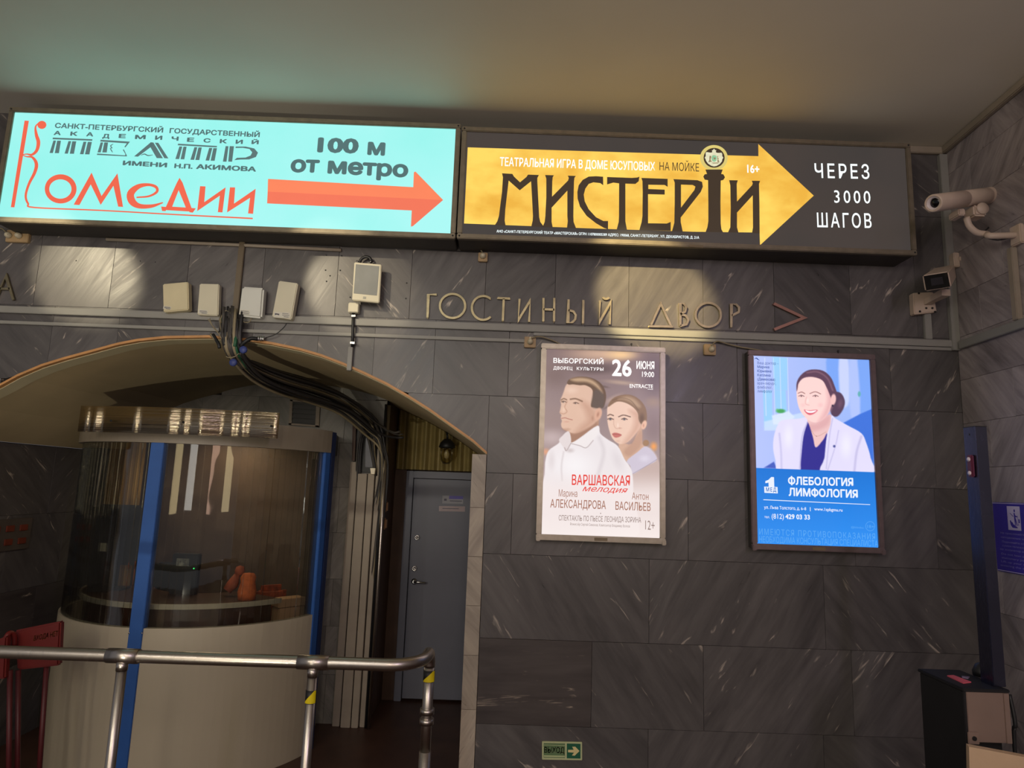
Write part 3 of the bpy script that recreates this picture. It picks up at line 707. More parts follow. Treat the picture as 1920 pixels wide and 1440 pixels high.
Rd = [p1.poly([[(170, 170), (200, 172), (100, 771), (75, 770)]]), p1.poly([ell(290, 200, 31, 28)]),
      p1.poly([stroke([(268, 185), (246, 215), (252, 270), (266, 320), (255, 375), (222, 406), (185, 402), (158, 408), (185, 420), (225, 425), (252, 470), (240, 530), (200, 610), (178, 690), (195, 745), (240, 772), (700, 792), (1200, 820), (1750, 848)],
                      [6, 12, 22, 26, 22, 16, 8, 6, 8, 16, 24, 22, 18, 16, 14, 10, 9, 9, 10], 5)]),
      p1.poly([ell(420, 643, 110, 101, 40), ell(418, 644, 77, 67, 40)]),
      p1.poly([[(510, 752), (550, 755), (628, 612), (697, 754), (785, 622), (818, 766), (852, 768), (813, 535), (703, 692), (634, 530)]]),
      p1.poly([stroke([(945, 702), (1030, 694), (1085, 664), (1080, 630), (1025, 614), (955, 628), (905, 675), (915, 730), (965, 762), (1050, 762), (1128, 738)], [10, 13, 18, 20, 20, 34, 50, 50, 34, 24, 8], 5)]),
      p1.poly([[(1222, 605), (1243, 566), (1264, 600), (1326, 775), (1356, 778), (1334, 808), (1310, 804), (1312, 800), (1150, 790), (1146, 797), (1122, 796), (1115, 765), (1148, 768)], [(1237, 652), (1192, 766), (1286, 772)]]),
      p1.poly([[(1385, 624), (1423, 626), (1414, 735), (1562, 632), (1540, 806), (1508, 804), (1522, 690), (1365, 797)]]),
      p1.poly([[(1592, 632), (1628, 633), (1620, 745), (1770, 642), (1752, 816), (1717, 813), (1731, 705), (1572, 806)]])]
put('red_lettering', Rd, M_RED2, t1)
put('arrow', p2.poly([[(103, 619), (1348, 690), (1353, 562), (1367, 556), (1604, 800), (100, 728)]]), M_OR, t1)
put('arrow', p2.poly([[(100, 728), (1604, 800), (1345, 1024), (1328, 1028), (1335, 890), (95, 829)]]), M_OR2, t1)

t2, x0, x1, z0, z1 = sign_box('light_box_sign', [(876, 249), (1699, 277), (1705, 468), (866, 441)], YW-0.001,
    'black and gold illuminated theatre sign with a wide gold arrow pointing right')
M_BK = glow('lit_black_film', (66, 58, 54), 1.0, 0.05, 1.5, (58, 54, 52)); M_GOLD = glow('lit_gold_leaf', (246, 206, 92), 1.15, 0.05, 4.0, (226, 170, 60), (1, 1, 1.6))
M_BKI = glow('lit_black_ink', (62, 48, 34), 1.0, 0.04, 4); M_WHT = glow('lit_white_print', (235, 246, 246), 1.3, 0.01)
MB().box(x0, x1, YF, YF+0.02, z0, z1).build_rel('lit_panel', M_BK, t2)
V3, V4 = View(860, 230, 4), View(1300, 240, 4); p3, p4 = Plane(V3, YF-0.001), Plane(V4, YF-0.001); p0 = Plane(View(0, 0, 1), YF-0.001)
gold = [(877, 276.3), (1100, 283.5), (1320, 290), (1422, 292.8), (1421.8, 270), (1525.8, 366.8), (1425, 459.8), (1424.2, 436), (1300, 434.5), (1100, 428), (870, 419)]
put('gold_arrow', p0.poly([gold]), M_GOLD, t2)
# pale halo and round emblem
halo = [p0.poly([ell(1338.5, 296, 26 , 24, 40)], 0.0003)]
put('halo', halo, glow('lit_pale_gold', (226, 206, 120), 1.0), t2)
G = []; LB = 0.001
gl = [[(325, 380), (332, 410), (325, 520), (302, 700), (290, 740), (272, 768), (352, 772), (345, 735), (350, 650), (365, 520), (375, 435), (458, 508), (543, 440), (550, 560), (557, 700), (555, 735), (545, 778), (640, 782), (612, 745), (604, 710), (596, 560), (590, 440), (590, 415), (602, 393), (520, 390), (508, 408), (460, 448), (415, 405), (403, 385)],
      [(648, 393), (657, 420), (657, 560), (650, 700), (645, 745), (630, 782), (705, 785), (697, 745), (697, 638), (815, 510), (815, 700), (818, 740), (812, 790), (880, 792), (862, 745), (860, 700), (862, 560), (865, 440), (868, 415), (878, 400), (818, 398), (826, 415), (820, 435), (700, 556), (702, 440), (705, 410), (714, 395)],
      [(1083, 406), (1084, 470), (1062, 454), (1010, 448), (975, 460), (950, 495), (938, 540), (945, 590), (975, 650), (1030, 710), (1085, 738), (1120, 738), (1120, 800), (1090, 790), (1030, 755), (960, 700), (910, 630), (892, 570), (890, 520), (900, 470), (930, 430), (975, 405), (1030, 402)],
      [(1113, 408), (1300, 415), (1340, 412), (1355, 405), (1350, 440), (1325, 460), (1250, 458), (1250, 700), (1250, 740), (1262, 804), (1185, 802), (1200, 745), (1202, 700), (1203, 456), (1160, 450), (1113, 464)],
      [(1370, 415), (1567, 422), (1567, 482), (1545, 468), (1422, 466), (1422, 498), (1545, 503), (1545, 540), (1420, 537), (1420, 755), (1560, 757), (1590, 745), (1590, 812), (1355, 806), (1372, 745), (1378, 700), (1380, 520), (1378, 440)]]
for g in gl: G.append(p3.poly([g], LB))
G.append(p3.poly([[(1610, 424), (1790, 432), (1825, 445), (1831, 480), (1815, 520), (1665, 712), (1665, 745), (1680, 818), (1600, 814), (1617, 750), (1620, 600), (1620, 450)], [(1667, 465), (1755, 468), (1775, 480), (1768, 505), (1667, 638)]], LB))
G.append(p4.poly([[(90, 312), (220, 312), (208, 345), (225, 348), (237, 370), (225, 390), (205, 395), (203, 560), (205, 720), (210, 760), (222, 782), (92, 780), (105, 745), (112, 700), (112, 560), (110, 392), (85, 388), (74, 365), (85, 348), (102, 345)]], LB))
G.append(p4.poly([[(268, 392), (333, 393), (325, 420), (327, 552), (440, 430), (445, 415), (438, 396), (500, 397), (492, 420), (495, 560), (497, 792), (440, 787), (447, 745), (445, 505), (327, 635), (327, 745), (338, 785), (260, 782), (277, 745), (280, 600), (277, 430)]], LB))
put('black_lettering', G, M_BKI, t2)
put('black_lettering', [p3.text('НА МОЙКЕ', 1506, 357, 1803, 367, 58, -0.012, 1.0, 0.001)], M_BKI, t2)
put('emblem', p4.poly([ell(155.5, 224, 79, 74, 44)], 0.001), M_BKI, t2)
M_CR1 = glow('lit_emblem_cream', (236, 232, 196), 1.0, 0.06, 30); V9 = Plane(View(1320, 260, 24), YF-0.003)
em = [V9.poly([[(75, 640), (110, 600), (230, 620), (300, 630), (370, 615), (360, 510), (400, 520), (440, 460), (465, 460), (500, 520), (550, 510), (530, 610), (600, 640), (680, 640), (780, 630), (820, 680), (820, 780), (870, 860), (820, 930), (810, 1020), (700, 1150), (560, 1230), (450, 1250), (330, 1220), (180, 1120), (90, 990), (70, 910), (30, 860), (80, 780)]])]
put('emblem_mantle', em, M_CR1, t2)
em = [V9.poly([[(370, 760), (440, 740), (560, 770), (580, 900), (540, 1010), (450, 1050), (370, 1000), (340, 900)]], .0003)]
put('emblem_shield', em, glow('lit_emblem_green', (150, 206, 160), 1.0, 0.1, 40), t2)
em = [V9.poly([s_], .0006) for s_ in ([(250, 770), (320, 780), (325, 860), (290, 910), (310, 1000), (380, 1030), (190, 1070), (240, 950), (240, 850)], [(590, 790), (650, 780), (610, 840), (660, 890), (640, 940), (670, 1000), (690, 1060), (600, 1050), (610, 940), (600, 870)], [(330, 1085), (620, 1080), (700, 1060), (620, 1115), (420, 1120)], [(440, 850), (520, 850), (530, 900), (470, 950), (430, 900)])]
put('emblem_supporter', em, glow('lit_emblem_brown', (150, 128, 92), 1.0), t2)
L1 = 0.0015
put('white_headline', [p3.text('ТЕАТРАЛЬНАЯ ИГРА В ДОМЕ ЮСУПОВЫХ', 308, 325, 1472, 362, 62, 0.012, 1, L1)], M_WHT, t2)
put('age_mark', [p4.text('16+', 404, 336, 495, 341, 60, 0.02, 1, L1)], M_WHT, t2)
put('address_line', [p3.text('АНО «САНКТ-ПЕТЕРБУРГСКИЙ ТЕАТР «МАСТЕРСКАЯ» ОГРН 1107800005389 АДРЕС: 190068, САНКТ-ПЕТЕРБУРГ, УЛ. ДЕКАБРИСТОВ, Д. 21А', 284, 824, 1803, 872, 19, 0.012, 1, L1)], M_WHT, t2)
for a_ in (('ЧЕРЕЗ', 912, 374, 1322, 382, 103, 0.008, 1.3), ('3000', 1058, 560, 1330, 566, 92, 0.004, 1.35), ('ШАГОВ', 930, 744, 1338, 750, 103, 0.008, 1.3)): put('distance_lettering', [p4.text(*a_)], M_WHT, t2)
M_PLATE = mat('number_plate', (120, 104, 78), 0.5)
for (vw, q) in ((View(0, 180, 1920/520), [(1500, 898), (1580, 901), (1579, 915), (1499, 912)]), (View(1300, 240, 4), [(-30, 873), (75, 880), (75, 898), (-30, 890)])):
    pp = Plane(vw, YF-0.0125); tt = t1 if vw.x0 == 0 else t2
    put('number_plate', pp.poly([q]), M_PLATE, tt)
# ------------------------------------------------------------------ lit posters: painted print as a fine coloured grid
class Paint:
    def __init__(s, cor, step):
        """cor: TL TR BR BL in magnified view coordinates"""
        (x0, y0), (x1, y1), (x2, y2), (x3, y3) = cor
        s.nx = int(((x1-x0)+(x2-x3))/2/step); s.ny = int(((y3-y0)+(y2-y1))/2/step)
        u, v = np.meshgrid(np.linspace(0, 1, s.nx+1), np.linspace(0, 1, s.ny+1))
        s.X = (1-v)*((1-u)*x0+u*x1)+v*((1-u)*x3+u*x2); s.Y = (1-v)*((1-u)*y0+u*y1)+v*((1-u)*y3+u*y2)
        s.C = np.zeros(s.X.shape+(3,)); s.u, s.v = u, v
    def fill(s, c): s.C[:] = c
    def mask(s, pts, soft=3.0, smooth=True):
        if smooth: pts = [(p.x, p.y) for p in closed_path(pts)]
        pts = np.array(pts, float); x0, y0 = pts.min(0)-soft*2; x1, y1 = pts.max(0)+soft*2
        sel = (s.X >= x0) & (s.X <= x1) & (s.Y >= y0) & (s.Y <= y1); m = np.zeros(s.X.shape)
        x, y = s.X[sel], s.Y[sel]; ins = np.zeros(x.shape, bool); dm = np.full(x.shape, 1e9)
        n = len(pts)
        for i in range(n):
            ax, ay = pts[i]; bx, by = pts[(i+1) % n]
            c = (ay > y) != (by > y)
            if ay != by: ins ^= c & (x < (bx-ax)*(y-ay)/(by-ay)+ax)
            dx, dy = bx-ax, by-ay; t = np.clip(((x-ax)*dx+(y-ay)*dy)/(dx*dx+dy*dy+1e-9), 0, 1)
            dm = np.minimum(dm, np.hypot(x-ax-t*dx, y-ay-t*dy))
        m[sel] = np.clip(np.where(ins, dm, -dm)/soft*0.5+0.5, 0, 1); return m
    def over(s, m, c, a=1.0):
        m = (m*a)[..., None]; s.C = s.C*(1-m)+np.array(c, float)*m
    def poly(s, pts, c, soft=3.0, a=1.0, smooth=True): s.over(s.mask(pts, soft, smooth), c, a)
    def blob(s, cx, cy, rx, ry, c, a=1.0, ang=0.0, hard=0.0):
        ca, sa = math.cos(ang), math.sin(ang); x, y = s.X-cx, s.Y-cy
        d = np.hypot((x*ca+y*sa)/rx, (-x*sa+y*ca)/ry)
        m = np.clip((1-d)/(1-hard), 0, 1); m = m*m*(3-2*m); s.over(m, c, a)
    def line(s, pts, w_, c, a=1.0, soft=2.0):
        q = [(p.x, p.y) for p in smooth_path([(x, y, 0) for x, y in pts], 5)]; dm = np.full(s.X.shape, 1e9)
        for (ax, ay), (bx, by) in zip(q[:-1], q[1:]):
            dx, dy = bx-ax, by-ay; t = np.clip(((s.X-ax)*dx+(s.Y-ay)*dy)/(dx*dx+dy*dy+1e-9), 0, 1)
            dm = np.minimum(dm, np.hypot(s.X-ax-t*dx, s.Y-ay-t*dy))
        s.over(np.clip((w_/2-dm)/soft+0.5, 0, 1), c, a)
    def build(s, name, x0, x1, z0, z1, Y, parent, m):
        nx, ny = s.nx, s.ny; X = x0+(x1-x0)*s.u; Z = z1+(z0-z1)*s.v
        co = np.stack([X-parent.location.x, np.full(X.shape, Y-parent.location.y), Z-parent.location.z], -1).reshape(-1, 3)
        i = np.arange(ny)[:, None]*(nx+1)+np.arange(nx)[None, :]
        f = np.stack([i, i+nx+1, i+nx+2, i+1], -1).reshape(-1)
        me = bpy.data.meshes.new(name); me.vertices.add(len(co)); me.vertices.foreach_set('co', co.ravel())
        me.loops.add(len(f)); me.loops.foreach_set('vertex_index', f.astype(np.int32)); nf = nx*ny
        me.polygons.add(nf); me.polygons.foreach_set('loop_start', np.arange(nf, dtype=np.int32)*4)
        me.update(calc_edges=True)
        c = np.clip(s.C/255, 0, 1); c = np.where(c <= 0.04045, c/12.92, ((c+0.055)/1.055)**2.4)
        at = me.color_attributes.new('print', 'FLOAT_COLOR', 'POINT')
        at.data.foreach_set('color', np.concatenate([c, np.ones(c.shape[:2]+(1,))], -1).astype(np.float32).ravel())
        return link(name, me, m, parent)
def closed_path(pts, k=4):
    P2 = [Vector((*p, 0)) for p in pts]; n = len(P2); out = []
    for i in range(n):
        a, b, c, d = P2[(i-1) % n], P2[i], P2[(i+1) % n], P2[(i+2) % n]
        for j in range(k):
            t = j/k; out.append(0.5*((2*b)+(c-a)*t+(2*a-5*b+4*c-d)*t*t+(3*b-a-3*c+d)*t**3))
    return out
def print_mat(name, strength):
    m, t, b = nt(name); a = t.nodes.new('ShaderNodeVertexColor'); a.layer_name = 'print'
    tc = t.nodes.new('ShaderNodeTexCoord'); n = t.nodes.new('ShaderNodeTexNoise'); n.inputs['Scale'].default_value = 3
    t.links.new(tc.outputs['Object'], n.inputs['Vector'])
    mr = t.nodes.new('ShaderNodeMapRange'); mr.inputs['To Min'].default_value = strength*0.96; mr.inputs['To Max'].default_value = strength*1.04
    t.links.new(n.outputs['Fac'], mr.inputs['Value']); t.links.new(mr.outputs[0], b.inputs['Emission Strength'])
    t.links.new(a.outputs['Color'], b.inputs['Emission Color']); b.inputs['Base Color'].default_value = (0.03, 0.03, 0.03, 1)
    b.inputs['Roughness'].default_value = 0.25; b.inputs['Specular IOR Level'].default_value = 0.25; return m
YP = 3.60
def poster(pxc, label, frame_mat, fw=0.030):
    q = [P(*p, YP) for p in pxc]; x0, x1 = (q[0].x+q[3].x)/2, (q[1].x+q[2].x)/2; z1, z0 = (q[0].z+q[1].z)/2, (q[2].z+q[3].z)/2
    t = empty('poster_light_box', ((x0+x1)/2, YW, z0-fw), label, 'poster', 'lit poster boxes on the dark wall')
    MB().box(x0-fw+0.004, x1+fw-0.004, YP+0.012, YW-0.001, z0-fw+0.004, z1+fw-0.004, 0.003).build_rel('box_body', M_BOXB, t)
    for nm, bx in (('frame_rail', (x0-fw, x1+fw, z1, z1+fw)), ('frame_rail', (x0-fw, x1+fw, z0-fw, z0)), ('frame_stile', (x0-fw, x0, z0, z1)), ('frame_stile', (x1, x1+fw, z0, z1))):
        b = MB(); b.box(bx[0], bx[1], YP-0.014, YP+0.012, bx[2], bx[3], 0.004); b.build_rel(nm, frame_mat, t)
    for sx in (x0-fw, x1+fw-0.022): MB().box(sx, sx+0.024, YP-0.020, YP-0.002, z0-fw-0.006, z0-fw+0.022, 0.004).build_rel('corner_clip', frame_mat, t)
    b = MB(); xm = (x0+x1)/2; b.box(xm-0.035, xm+0.035, YP-0.0155, YP-0.014, z0-fw+0.006, z0-fw+0.022, 0.0005); b.build_rel('number_plate', M_PLATE, t)
    b = MB(); b.box(xm+0.16, xm+0.162, YP+0.01, YP+0.02, z1+fw, z1+fw+0.015); b.lathe([(0.006, -0.002), (0.006, 0.002)], (xm+0.16, YP+0.014, z1+fw+0.018), 10, 'Y'); b.build_rel('hook', M_DARKM, t)
    return t, x0, x1, z0, z1
# --- theatre poster
VA = View(1000, 640, 985/260); c1 = [(92, 58), (893, 80), (900, 1398), (60, 1368)]
tA, x0, x1, z0, z1 = poster([VA.px(*c) for c in c1], 'lit theatre poster with a man and a woman in pale clothes', M_FRAME)
p = Paint(c1, 3.6)
g = ((p.Y-60)/1340)[..., None]; p.C = np.array([126, 104, 104])*(1-g)+np.array([196, 176, 176])*g
p.blob(480, 90, 380, 90, (214, 176, 150), .9); p.blob(620, 95, 170, 60, (250, 206, 150), .9); p.blob(860, 240, 150, 260, (96, 78, 84), .8)
p.blob(430, 200, 260, 60, (84, 66, 66), .75); p.blob(150, 250, 160, 140, (120, 98, 96), .8); p.blob(620, 300, 190, 26, (206, 176, 150), .6, .1); p.blob(560, 420, 120, 30, (190, 160, 146), .7, -.5)
p.blob(150, 560, 200, 160, (150, 126, 122), .6); p.blob(600, 640, 120, 160, (160, 138, 136), .8); p.blob(860, 620, 130, 190, (132, 110, 112), .8); p.blob(855, 760, 40, 50, (246, 160, 80), .95)
p.blob(130, 700, 160, 90, (196, 176, 176), .8); p.blob(850, 440, 90, 60, (170, 140, 120), .6); p.blob(500, 330, 60, 14, (90, 70, 64), .6, .2); p.blob(520, 480, 50, 12, (104, 84, 78), .6, -.6); p.blob(90, 800, 40, 40, (232, 160, 120), .8)
# woman
p.poly([(700, 880), (760, 790), (815, 762), (862, 800), (890, 860), (905, 960), (905, 1400), (690, 1400), (690, 1000)], (196, 172, 166), 5)
p.poly([(612, 730), (700, 740), (765, 600), (775, 740), (800, 765), (740, 830), (665, 868), (618, 800)], (212, 172, 148), 4)
p.poly([(690, 735), (765, 640), (772, 745), (690, 830), (640, 800)], (176, 132, 112), 14, .5)
p.poly([(665, 862), (740, 800), (805, 760), (880, 848), (800, 900), (705, 955), (690, 900)], (206, 196, 212), 3)
p.line([(880, 850), (800, 900), (706, 953)], 4, (150, 138, 160), .8); p.blob(790, 845, 60, 40, (228, 222, 236), .6)
p.poly([(528, 470), (523, 540), (528, 600), (546, 668), (568, 712), (612, 742), (672, 728), (735, 660), (765, 600), (765, 520), (710, 440), (640, 405), (570, 430)], (236, 200, 180), 3)
p.poly([(680, 500), (765, 520), (765, 600), (735, 660), (672, 728), (640, 735), (700, 640), (715, 560)], (206, 158, 136), 22, .75)
p.blob(800, 735, 26, 26, (160, 122, 90), 1, 0, .7); p.poly([(530, 478), (545, 436), (580, 405), (640, 388), (700, 392), (755, 425), (795, 480), (806, 545), (800, 590), (768, 600), (748, 570), (740, 520), (706, 478), (650, 446), (590, 440)], (136, 104, 80), 3)
p.poly([(600, 420), (660, 400), (720, 420), (760, 470), (740, 480), (690, 445), (640, 425)], (196, 164, 134), 12, .7); p.line([(560, 430), (620, 412), (690, 430), (745, 500)], 5, (96, 70, 54), .5, 4); p.blob(770, 560, 30, 60, (92, 66, 52), .7)
p.blob(786, 606, 22, 42, (232, 186, 160), 1, .3, .6); p.blob(782, 610, 10, 22, (190, 130, 108), .7)
p.line([(528, 540), (545, 532), (568, 540)], 8, (104, 74, 62), .85, 3); p.line([(605, 548), (640, 536), (688, 548)], 8, (104, 74, 62), .85, 3)
for ex in (546, 645): p.blob(ex, 566, 26, 13, (150, 112, 100), .8); p.line([(ex-20, 566), (ex, 558), (ex+22, 567)], 5, (60, 42, 40), .9, 2); p.blob(ex, 567, 9, 9, (84, 92, 100), 1, 0, .5)
p.blob(612, 630, 26, 10, (196, 140, 122), .6); p.line([(572, 560), (570, 600), (582, 628), (596, 634)], 5, (206, 160, 142), .7, 4); p.blob(600, 610, 10, 30, (252, 226, 212), .7)
p.poly([(560, 670), (585, 662), (626, 676), (612, 692), (585, 698), (568, 688)], (198, 112, 104), 3); p.line([(560, 672), (590, 674), (626, 677)], 3, (140, 70, 66), .8, 2); p.blob(600, 722, 30, 14, (214, 170, 150), .5)
# man
p.poly([(258, 640), (330, 640), (450, 560), (462, 620), (455, 660), (375, 740), (268, 745)], (178, 138, 116), 3)
p.poly([(240, 312), (216, 365), (203, 400), (190, 432), (196, 462), (190, 500), (186, 522), (198, 538), (194, 560), (202, 580), (196, 606), (208, 636), (245, 655), (290, 670), (350, 655), (420, 610), (462, 560), (470, 470), (430, 380), (400, 320), (320, 300)], (222, 184, 162), 3)
p.poly([(330, 430), (420, 480), (462, 560), (420, 610), (350, 655), (290, 670), (330, 620), (380, 560)], (196, 150, 128), 24, .7)
p.poly([(206, 636), (290, 672), (420, 612), (445, 590), (440, 640), (330, 710), (262, 735), (255, 665)], (156, 114, 94), 10, .7)
p.poly([(238, 302), (262, 274), (330, 258), (410, 268), (470, 300), (505, 350), (515, 410), (498, 478), (470, 488), (428, 482), (408, 470), (420, 400), (415, 350), (370, 322), (330, 322), (280, 316), (250, 318)], (104, 78, 60), 3)
p.poly([(262, 280), (330, 266), (410, 280), (465, 325), (490, 380), (440, 330), (380, 300), (300, 296)], (206, 172, 138), 10, .85); p.poly([(420, 400), (440, 350), (500, 390), (498, 478), (470, 488), (415, 476)], (96, 82, 76), 10, .8)
p.blob(460, 530, 30, 56, (218, 170, 146), 1, .25, .65); p.blob(458, 532, 14, 32, (172, 118, 98), .8, .25); p.blob(420, 560, 14, 30, (170, 120, 98), .5)
p.line([(196, 430), (215, 420), (235, 428)], 10, (128, 96, 76), .8, 4); p.line([(262, 424), (300, 420), (345, 438)], 11, (128, 96, 76), .85, 4)
for ex, ey in ((214, 443), (300, 452)): p.blob(ex, ey, 26, 12, (146, 104, 86), .8); p.line([(ex-18, ey), (ex, ey-6), (ex+22, ey+3)], 4, (70, 50, 44), .9, 2); p.blob(ex+1, ey+3, 13, 6, (232, 214, 204), .8); p.blob(ex-3, ey+2, 6, 6, (64, 56, 56), .95, 0, .4)
p.line([(240, 440), (222, 480), (238, 512), (215, 530), (190, 522)], 6, (184, 136, 112), .7, 5); p.blob(215, 500, 16, 26, (240, 206, 184), .7); p.line([(200, 562), (225, 558), (250, 566), (276, 572)], 5, (160, 92, 82), .85, 4); p.blob(235, 586, 34, 8, (206, 150, 132), .7)
p.blob(270, 360, 70, 40, (240, 208, 188), .6); p.blob(240, 640, 40, 16, (176, 134, 112), .5); p.blob(330, 520, 50, 60, (226, 188, 166), .5)
p.poly([(455, 612), (475, 668), (530, 712), (600, 758), (648, 850), (685, 900), (706, 960), (712, 1100), (712, 1420), (60, 1420), (80, 960), (86, 860), (110, 790), (180, 738), (205, 690), (250, 655), (266, 735), (330, 700)], (236, 228, 230), 3)
p.blob(300, 900, 230, 170, (248, 244, 246), .8); p.line([(470, 700), (500, 800), (470, 930), (440, 1010)], 26, (206, 196, 200), .45, 24); p.line([(215, 800), (200, 900), (205, 1000)], 12, (204, 192, 194), .5, 10); p.blob(600, 860, 60, 130, (214, 204, 208), .5, -.4); p.blob(130, 860, 40, 110, (212, 200, 202), .5)
p.poly([(182, 718), (205, 688), (252, 655), (268, 735), (232, 792), (208, 760)], (226, 214, 214), 3); p.poly([(266, 738), (330, 705), (450, 620), (462, 660), (425, 715), (378, 768), (330, 752), (268, 742)], (240, 232, 232), 3)
p.line([(266, 740), (330, 756), (376, 770), (425, 718)], 5, (168, 150, 150), .8, 4); p.line([(266, 740), (235, 792), (222, 770)], 5, (160, 142, 142), .8, 4); p.blob(262, 790, 46, 26, (190, 174, 174), .6)
m_ = np.clip((p.Y-900)/230, 0, 1); p.over(m_*m_*(3-2*m_), (243, 230, 228), .88); p.over(np.clip((p.Y-1230)/160, 0, 1), (250, 240, 236), .6)
p.build('printed_picture', x0, x1, z0, z1, YP, tA, print_mat('lit_poster_print', 1.0))
pa = Plane(VA, YP-0.001)
M_W1 = glow('poster_white', (246, 240, 238), 1.15, 0.01); M_R1 = glow('poster_red', (232, 74, 66), 1.0, 0.02); M_B1 = glow('poster_brown', (168, 118, 100), 1.0, 0.02); M_B2 = glow('poster_grey_brown', (150, 128, 122), 1.0, 0.02)
put('venue_lettering', [pa.text('ВЫБОРГСКИЙ', 142, 153, 498, 163, 34, 0.02), pa.text('ДВОРЕЦ', 142, 200, 278, 204, 22, 0.02, 1.15), pa.text('КУЛЬТУРЫ', 308, 204, 498, 209, 22, 0.02, 1.15)], M_W1, tA)
put('date_lettering', [pa.text('26', 558, 246, 698, 251, 118, 0.03), pa.text('ИЮНЯ', 732, 196, 860, 200, 54, 0.03), pa.text('19:00', 772, 252, 858, 255, 38, 0.02)], M_W1, tA)
put('organiser_lettering', [pa.text('ENTRACTE', 684, 330, 850, 334, 27, 0.02), pa.poly([[(812, 339), (850, 341), (850, 344), (812, 342)]])], M_W1, tA)
put('title_lettering', [pa.text('ВАРШАВСКАЯ', 273, 1020, 686, 1027, 70, 0.012)], M_R1, tA)
def script_word(pl, strokes, w_): return [pl.poly([stroke(s_, [w_*0.6]+[w_]*(len(s_)-2)+[w_*0.6], 5)]) for s_ in strokes]
mel = [[(345, 1058), (360, 1052), (375, 1038), (385, 1030), (380, 1055), (392, 1055), (408, 1030), (404, 1060), (420, 1062)], [(420, 1062), (440, 1050), (442, 1035), (428, 1040), (424, 1062), (445, 1070), (462, 1058)],
       [(462, 1062), (478, 1050), (494, 1034), (490, 1064), (506, 1068)], [(538, 1042), (520, 1042), (514, 1060), (528, 1070), (544, 1055), (538, 1040)],
       [(590, 1045), (570, 1046), (564, 1062), (578, 1070), (592, 1050), (590, 1080), (578, 1102), (562, 1104), (566, 1088), (600, 1070)], [(606, 1046), (600, 1068), (616, 1066), (630, 1046), (626, 1070), (642, 1068)], [(642, 1070), (656, 1058), (674, 1050), (658, 1042), (650, 1054), (668, 1060), (672, 1074), (680, 1070)]]
put('title_script', [pa.text('мелодия', 348, 1064, 672, 1078, 40, 0.004, 1.0, 0.0, 0.42)], M_R1, tA)
put('actress_lettering', [pa.text('Марина', 180, 1102, 312, 1106, 48, -0.004), pa.text('АЛЕКСАНДРОВА', 120, 1180, 515, 1192, 56, 0.008)], M_B1, tA)
put('actor_lettering', [pa.text('Антон', 700, 1122, 818, 1126, 46, -0.004), pa.text('ВАСИЛЬЕВ', 583, 1196, 833, 1206, 56, 0.008)], M_B1, tA)
put('play_lettering', [pa.text('СПЕКТАКЛЬ ПО ПЬЕСЕ ЛЕОНИДА ЗОРИНА', 180, 1272, 765, 1288, 36, 0.004), pa.text('Режиссёр Сергей Симонов. Композитор Владимир Волков', 262, 1306, 686, 1322, 17, 0.0), pa.text('12+', 795, 1336, 862, 1342, 64, 0.0), pa.poly([ell(478, 1222, 4, 4, 10)])], M_B2, tA)
# --- clinic poster
VB = View(1390, 640, 983/280); c2 = [(73, 95), (838, 123), (903, 1358), (108, 1330)]
tB, x0, x1, z0, z1 = poster([VB.px(*c) for c in c2], 'lit blue clinic poster with a smiling woman in a white jacket', mat('mauve_grey_frame', (120, 104, 104), 0.4, 0.6, var=0.08, scale=30))
p = Paint(c2, 3.6); g = ((p.X-90)/760)[..., None]; p.C = np.array([176, 190, 244])*(1-g)+np.array([150, 178, 240])*g
p.poly([(560, 100), (650, 100), (660, 420), (600, 450), (570, 300)], (120, 162, 240), 8); p.poly([(640, 120), (700, 120), (710, 400), (655, 420)], (196, 206, 246), 8); p.poly([(760, 130), (860, 130), (860, 460), (780, 480)], (120, 162, 240), 8); p.poly([(710, 130), (760, 130), (780, 480), (720, 500)], (172, 190, 244), 8)
for q in ([(200, 100), (300, 110), (300, 330), (215, 330)], [(140, 330), (200, 330), (205, 570), (150, 580)], [(215, 330), (290, 330), (300, 480), (225, 480)]): p.poly(q, (146, 206, 246), 5, .8, False)
for xx in (208, 250, 300, 150): p.line([(xx, 110), (xx+12, 500)], 5, (206, 220, 250), .8)
p.poly([(150, 540), (400, 480), (440, 560), (220, 600), (150, 600)], (196, 216, 250), 5, .9, False); p.poly([(200, 500), (310, 470), (350, 510), (300, 560), (210, 560)], (214, 226, 248), 5, .9, False)
p.blob(258, 470, 42, 20, (70, 160, 90), 1, 0, .4); p.blob(235, 462, 14, 14, (96, 180, 100), .8); p.blob(775, 355, 14, 26, (90, 170, 170), .9, 0, .4)
p.poly([(660, 555), (780, 490), (860, 455), (875, 880), (780, 640), (700, 570)], (60, 112, 214), 4, 1, False); p.poly([(150, 845), (215, 805), (235, 850)], (54, 80, 180), 4, .9, False)
p.poly([(580, 360), (612, 340), (655, 350), (680, 400), (672, 452), (640, 500), (608, 506), (585, 470)], (84, 60, 84), 4); p.blob(650, 420, 26, 50, (120, 84, 106), .6, .2)
p.poly([(428, 520), (500, 545), (585, 490), (590, 560), (560, 640), (490, 712), (440, 620)], (232, 190, 190), 3); p.poly([(440, 560), (500, 550), (580, 500), (572, 560), (500, 600), (440, 600)], (212, 156, 160), 14, .6)
p.poly([(432, 540), (470, 640), (490, 712), (540, 660), (566, 630), (556, 870), (380, 860), (405, 650)], (46, 42, 140), 3)
p.poly([(424, 512), (380, 520), (265, 532), (236, 570), (214, 640), (210, 720), (226, 800), (244, 875), (378, 875), (392, 800), (408, 640), (434, 545)], (222, 216, 244), 3)
p.poly([(594, 500), (620, 520), (700, 566), (790, 618), (822, 680), (852, 780), (858, 885), (536, 885), (548, 780), (562, 640), (586, 560)], (222, 216, 244), 3)
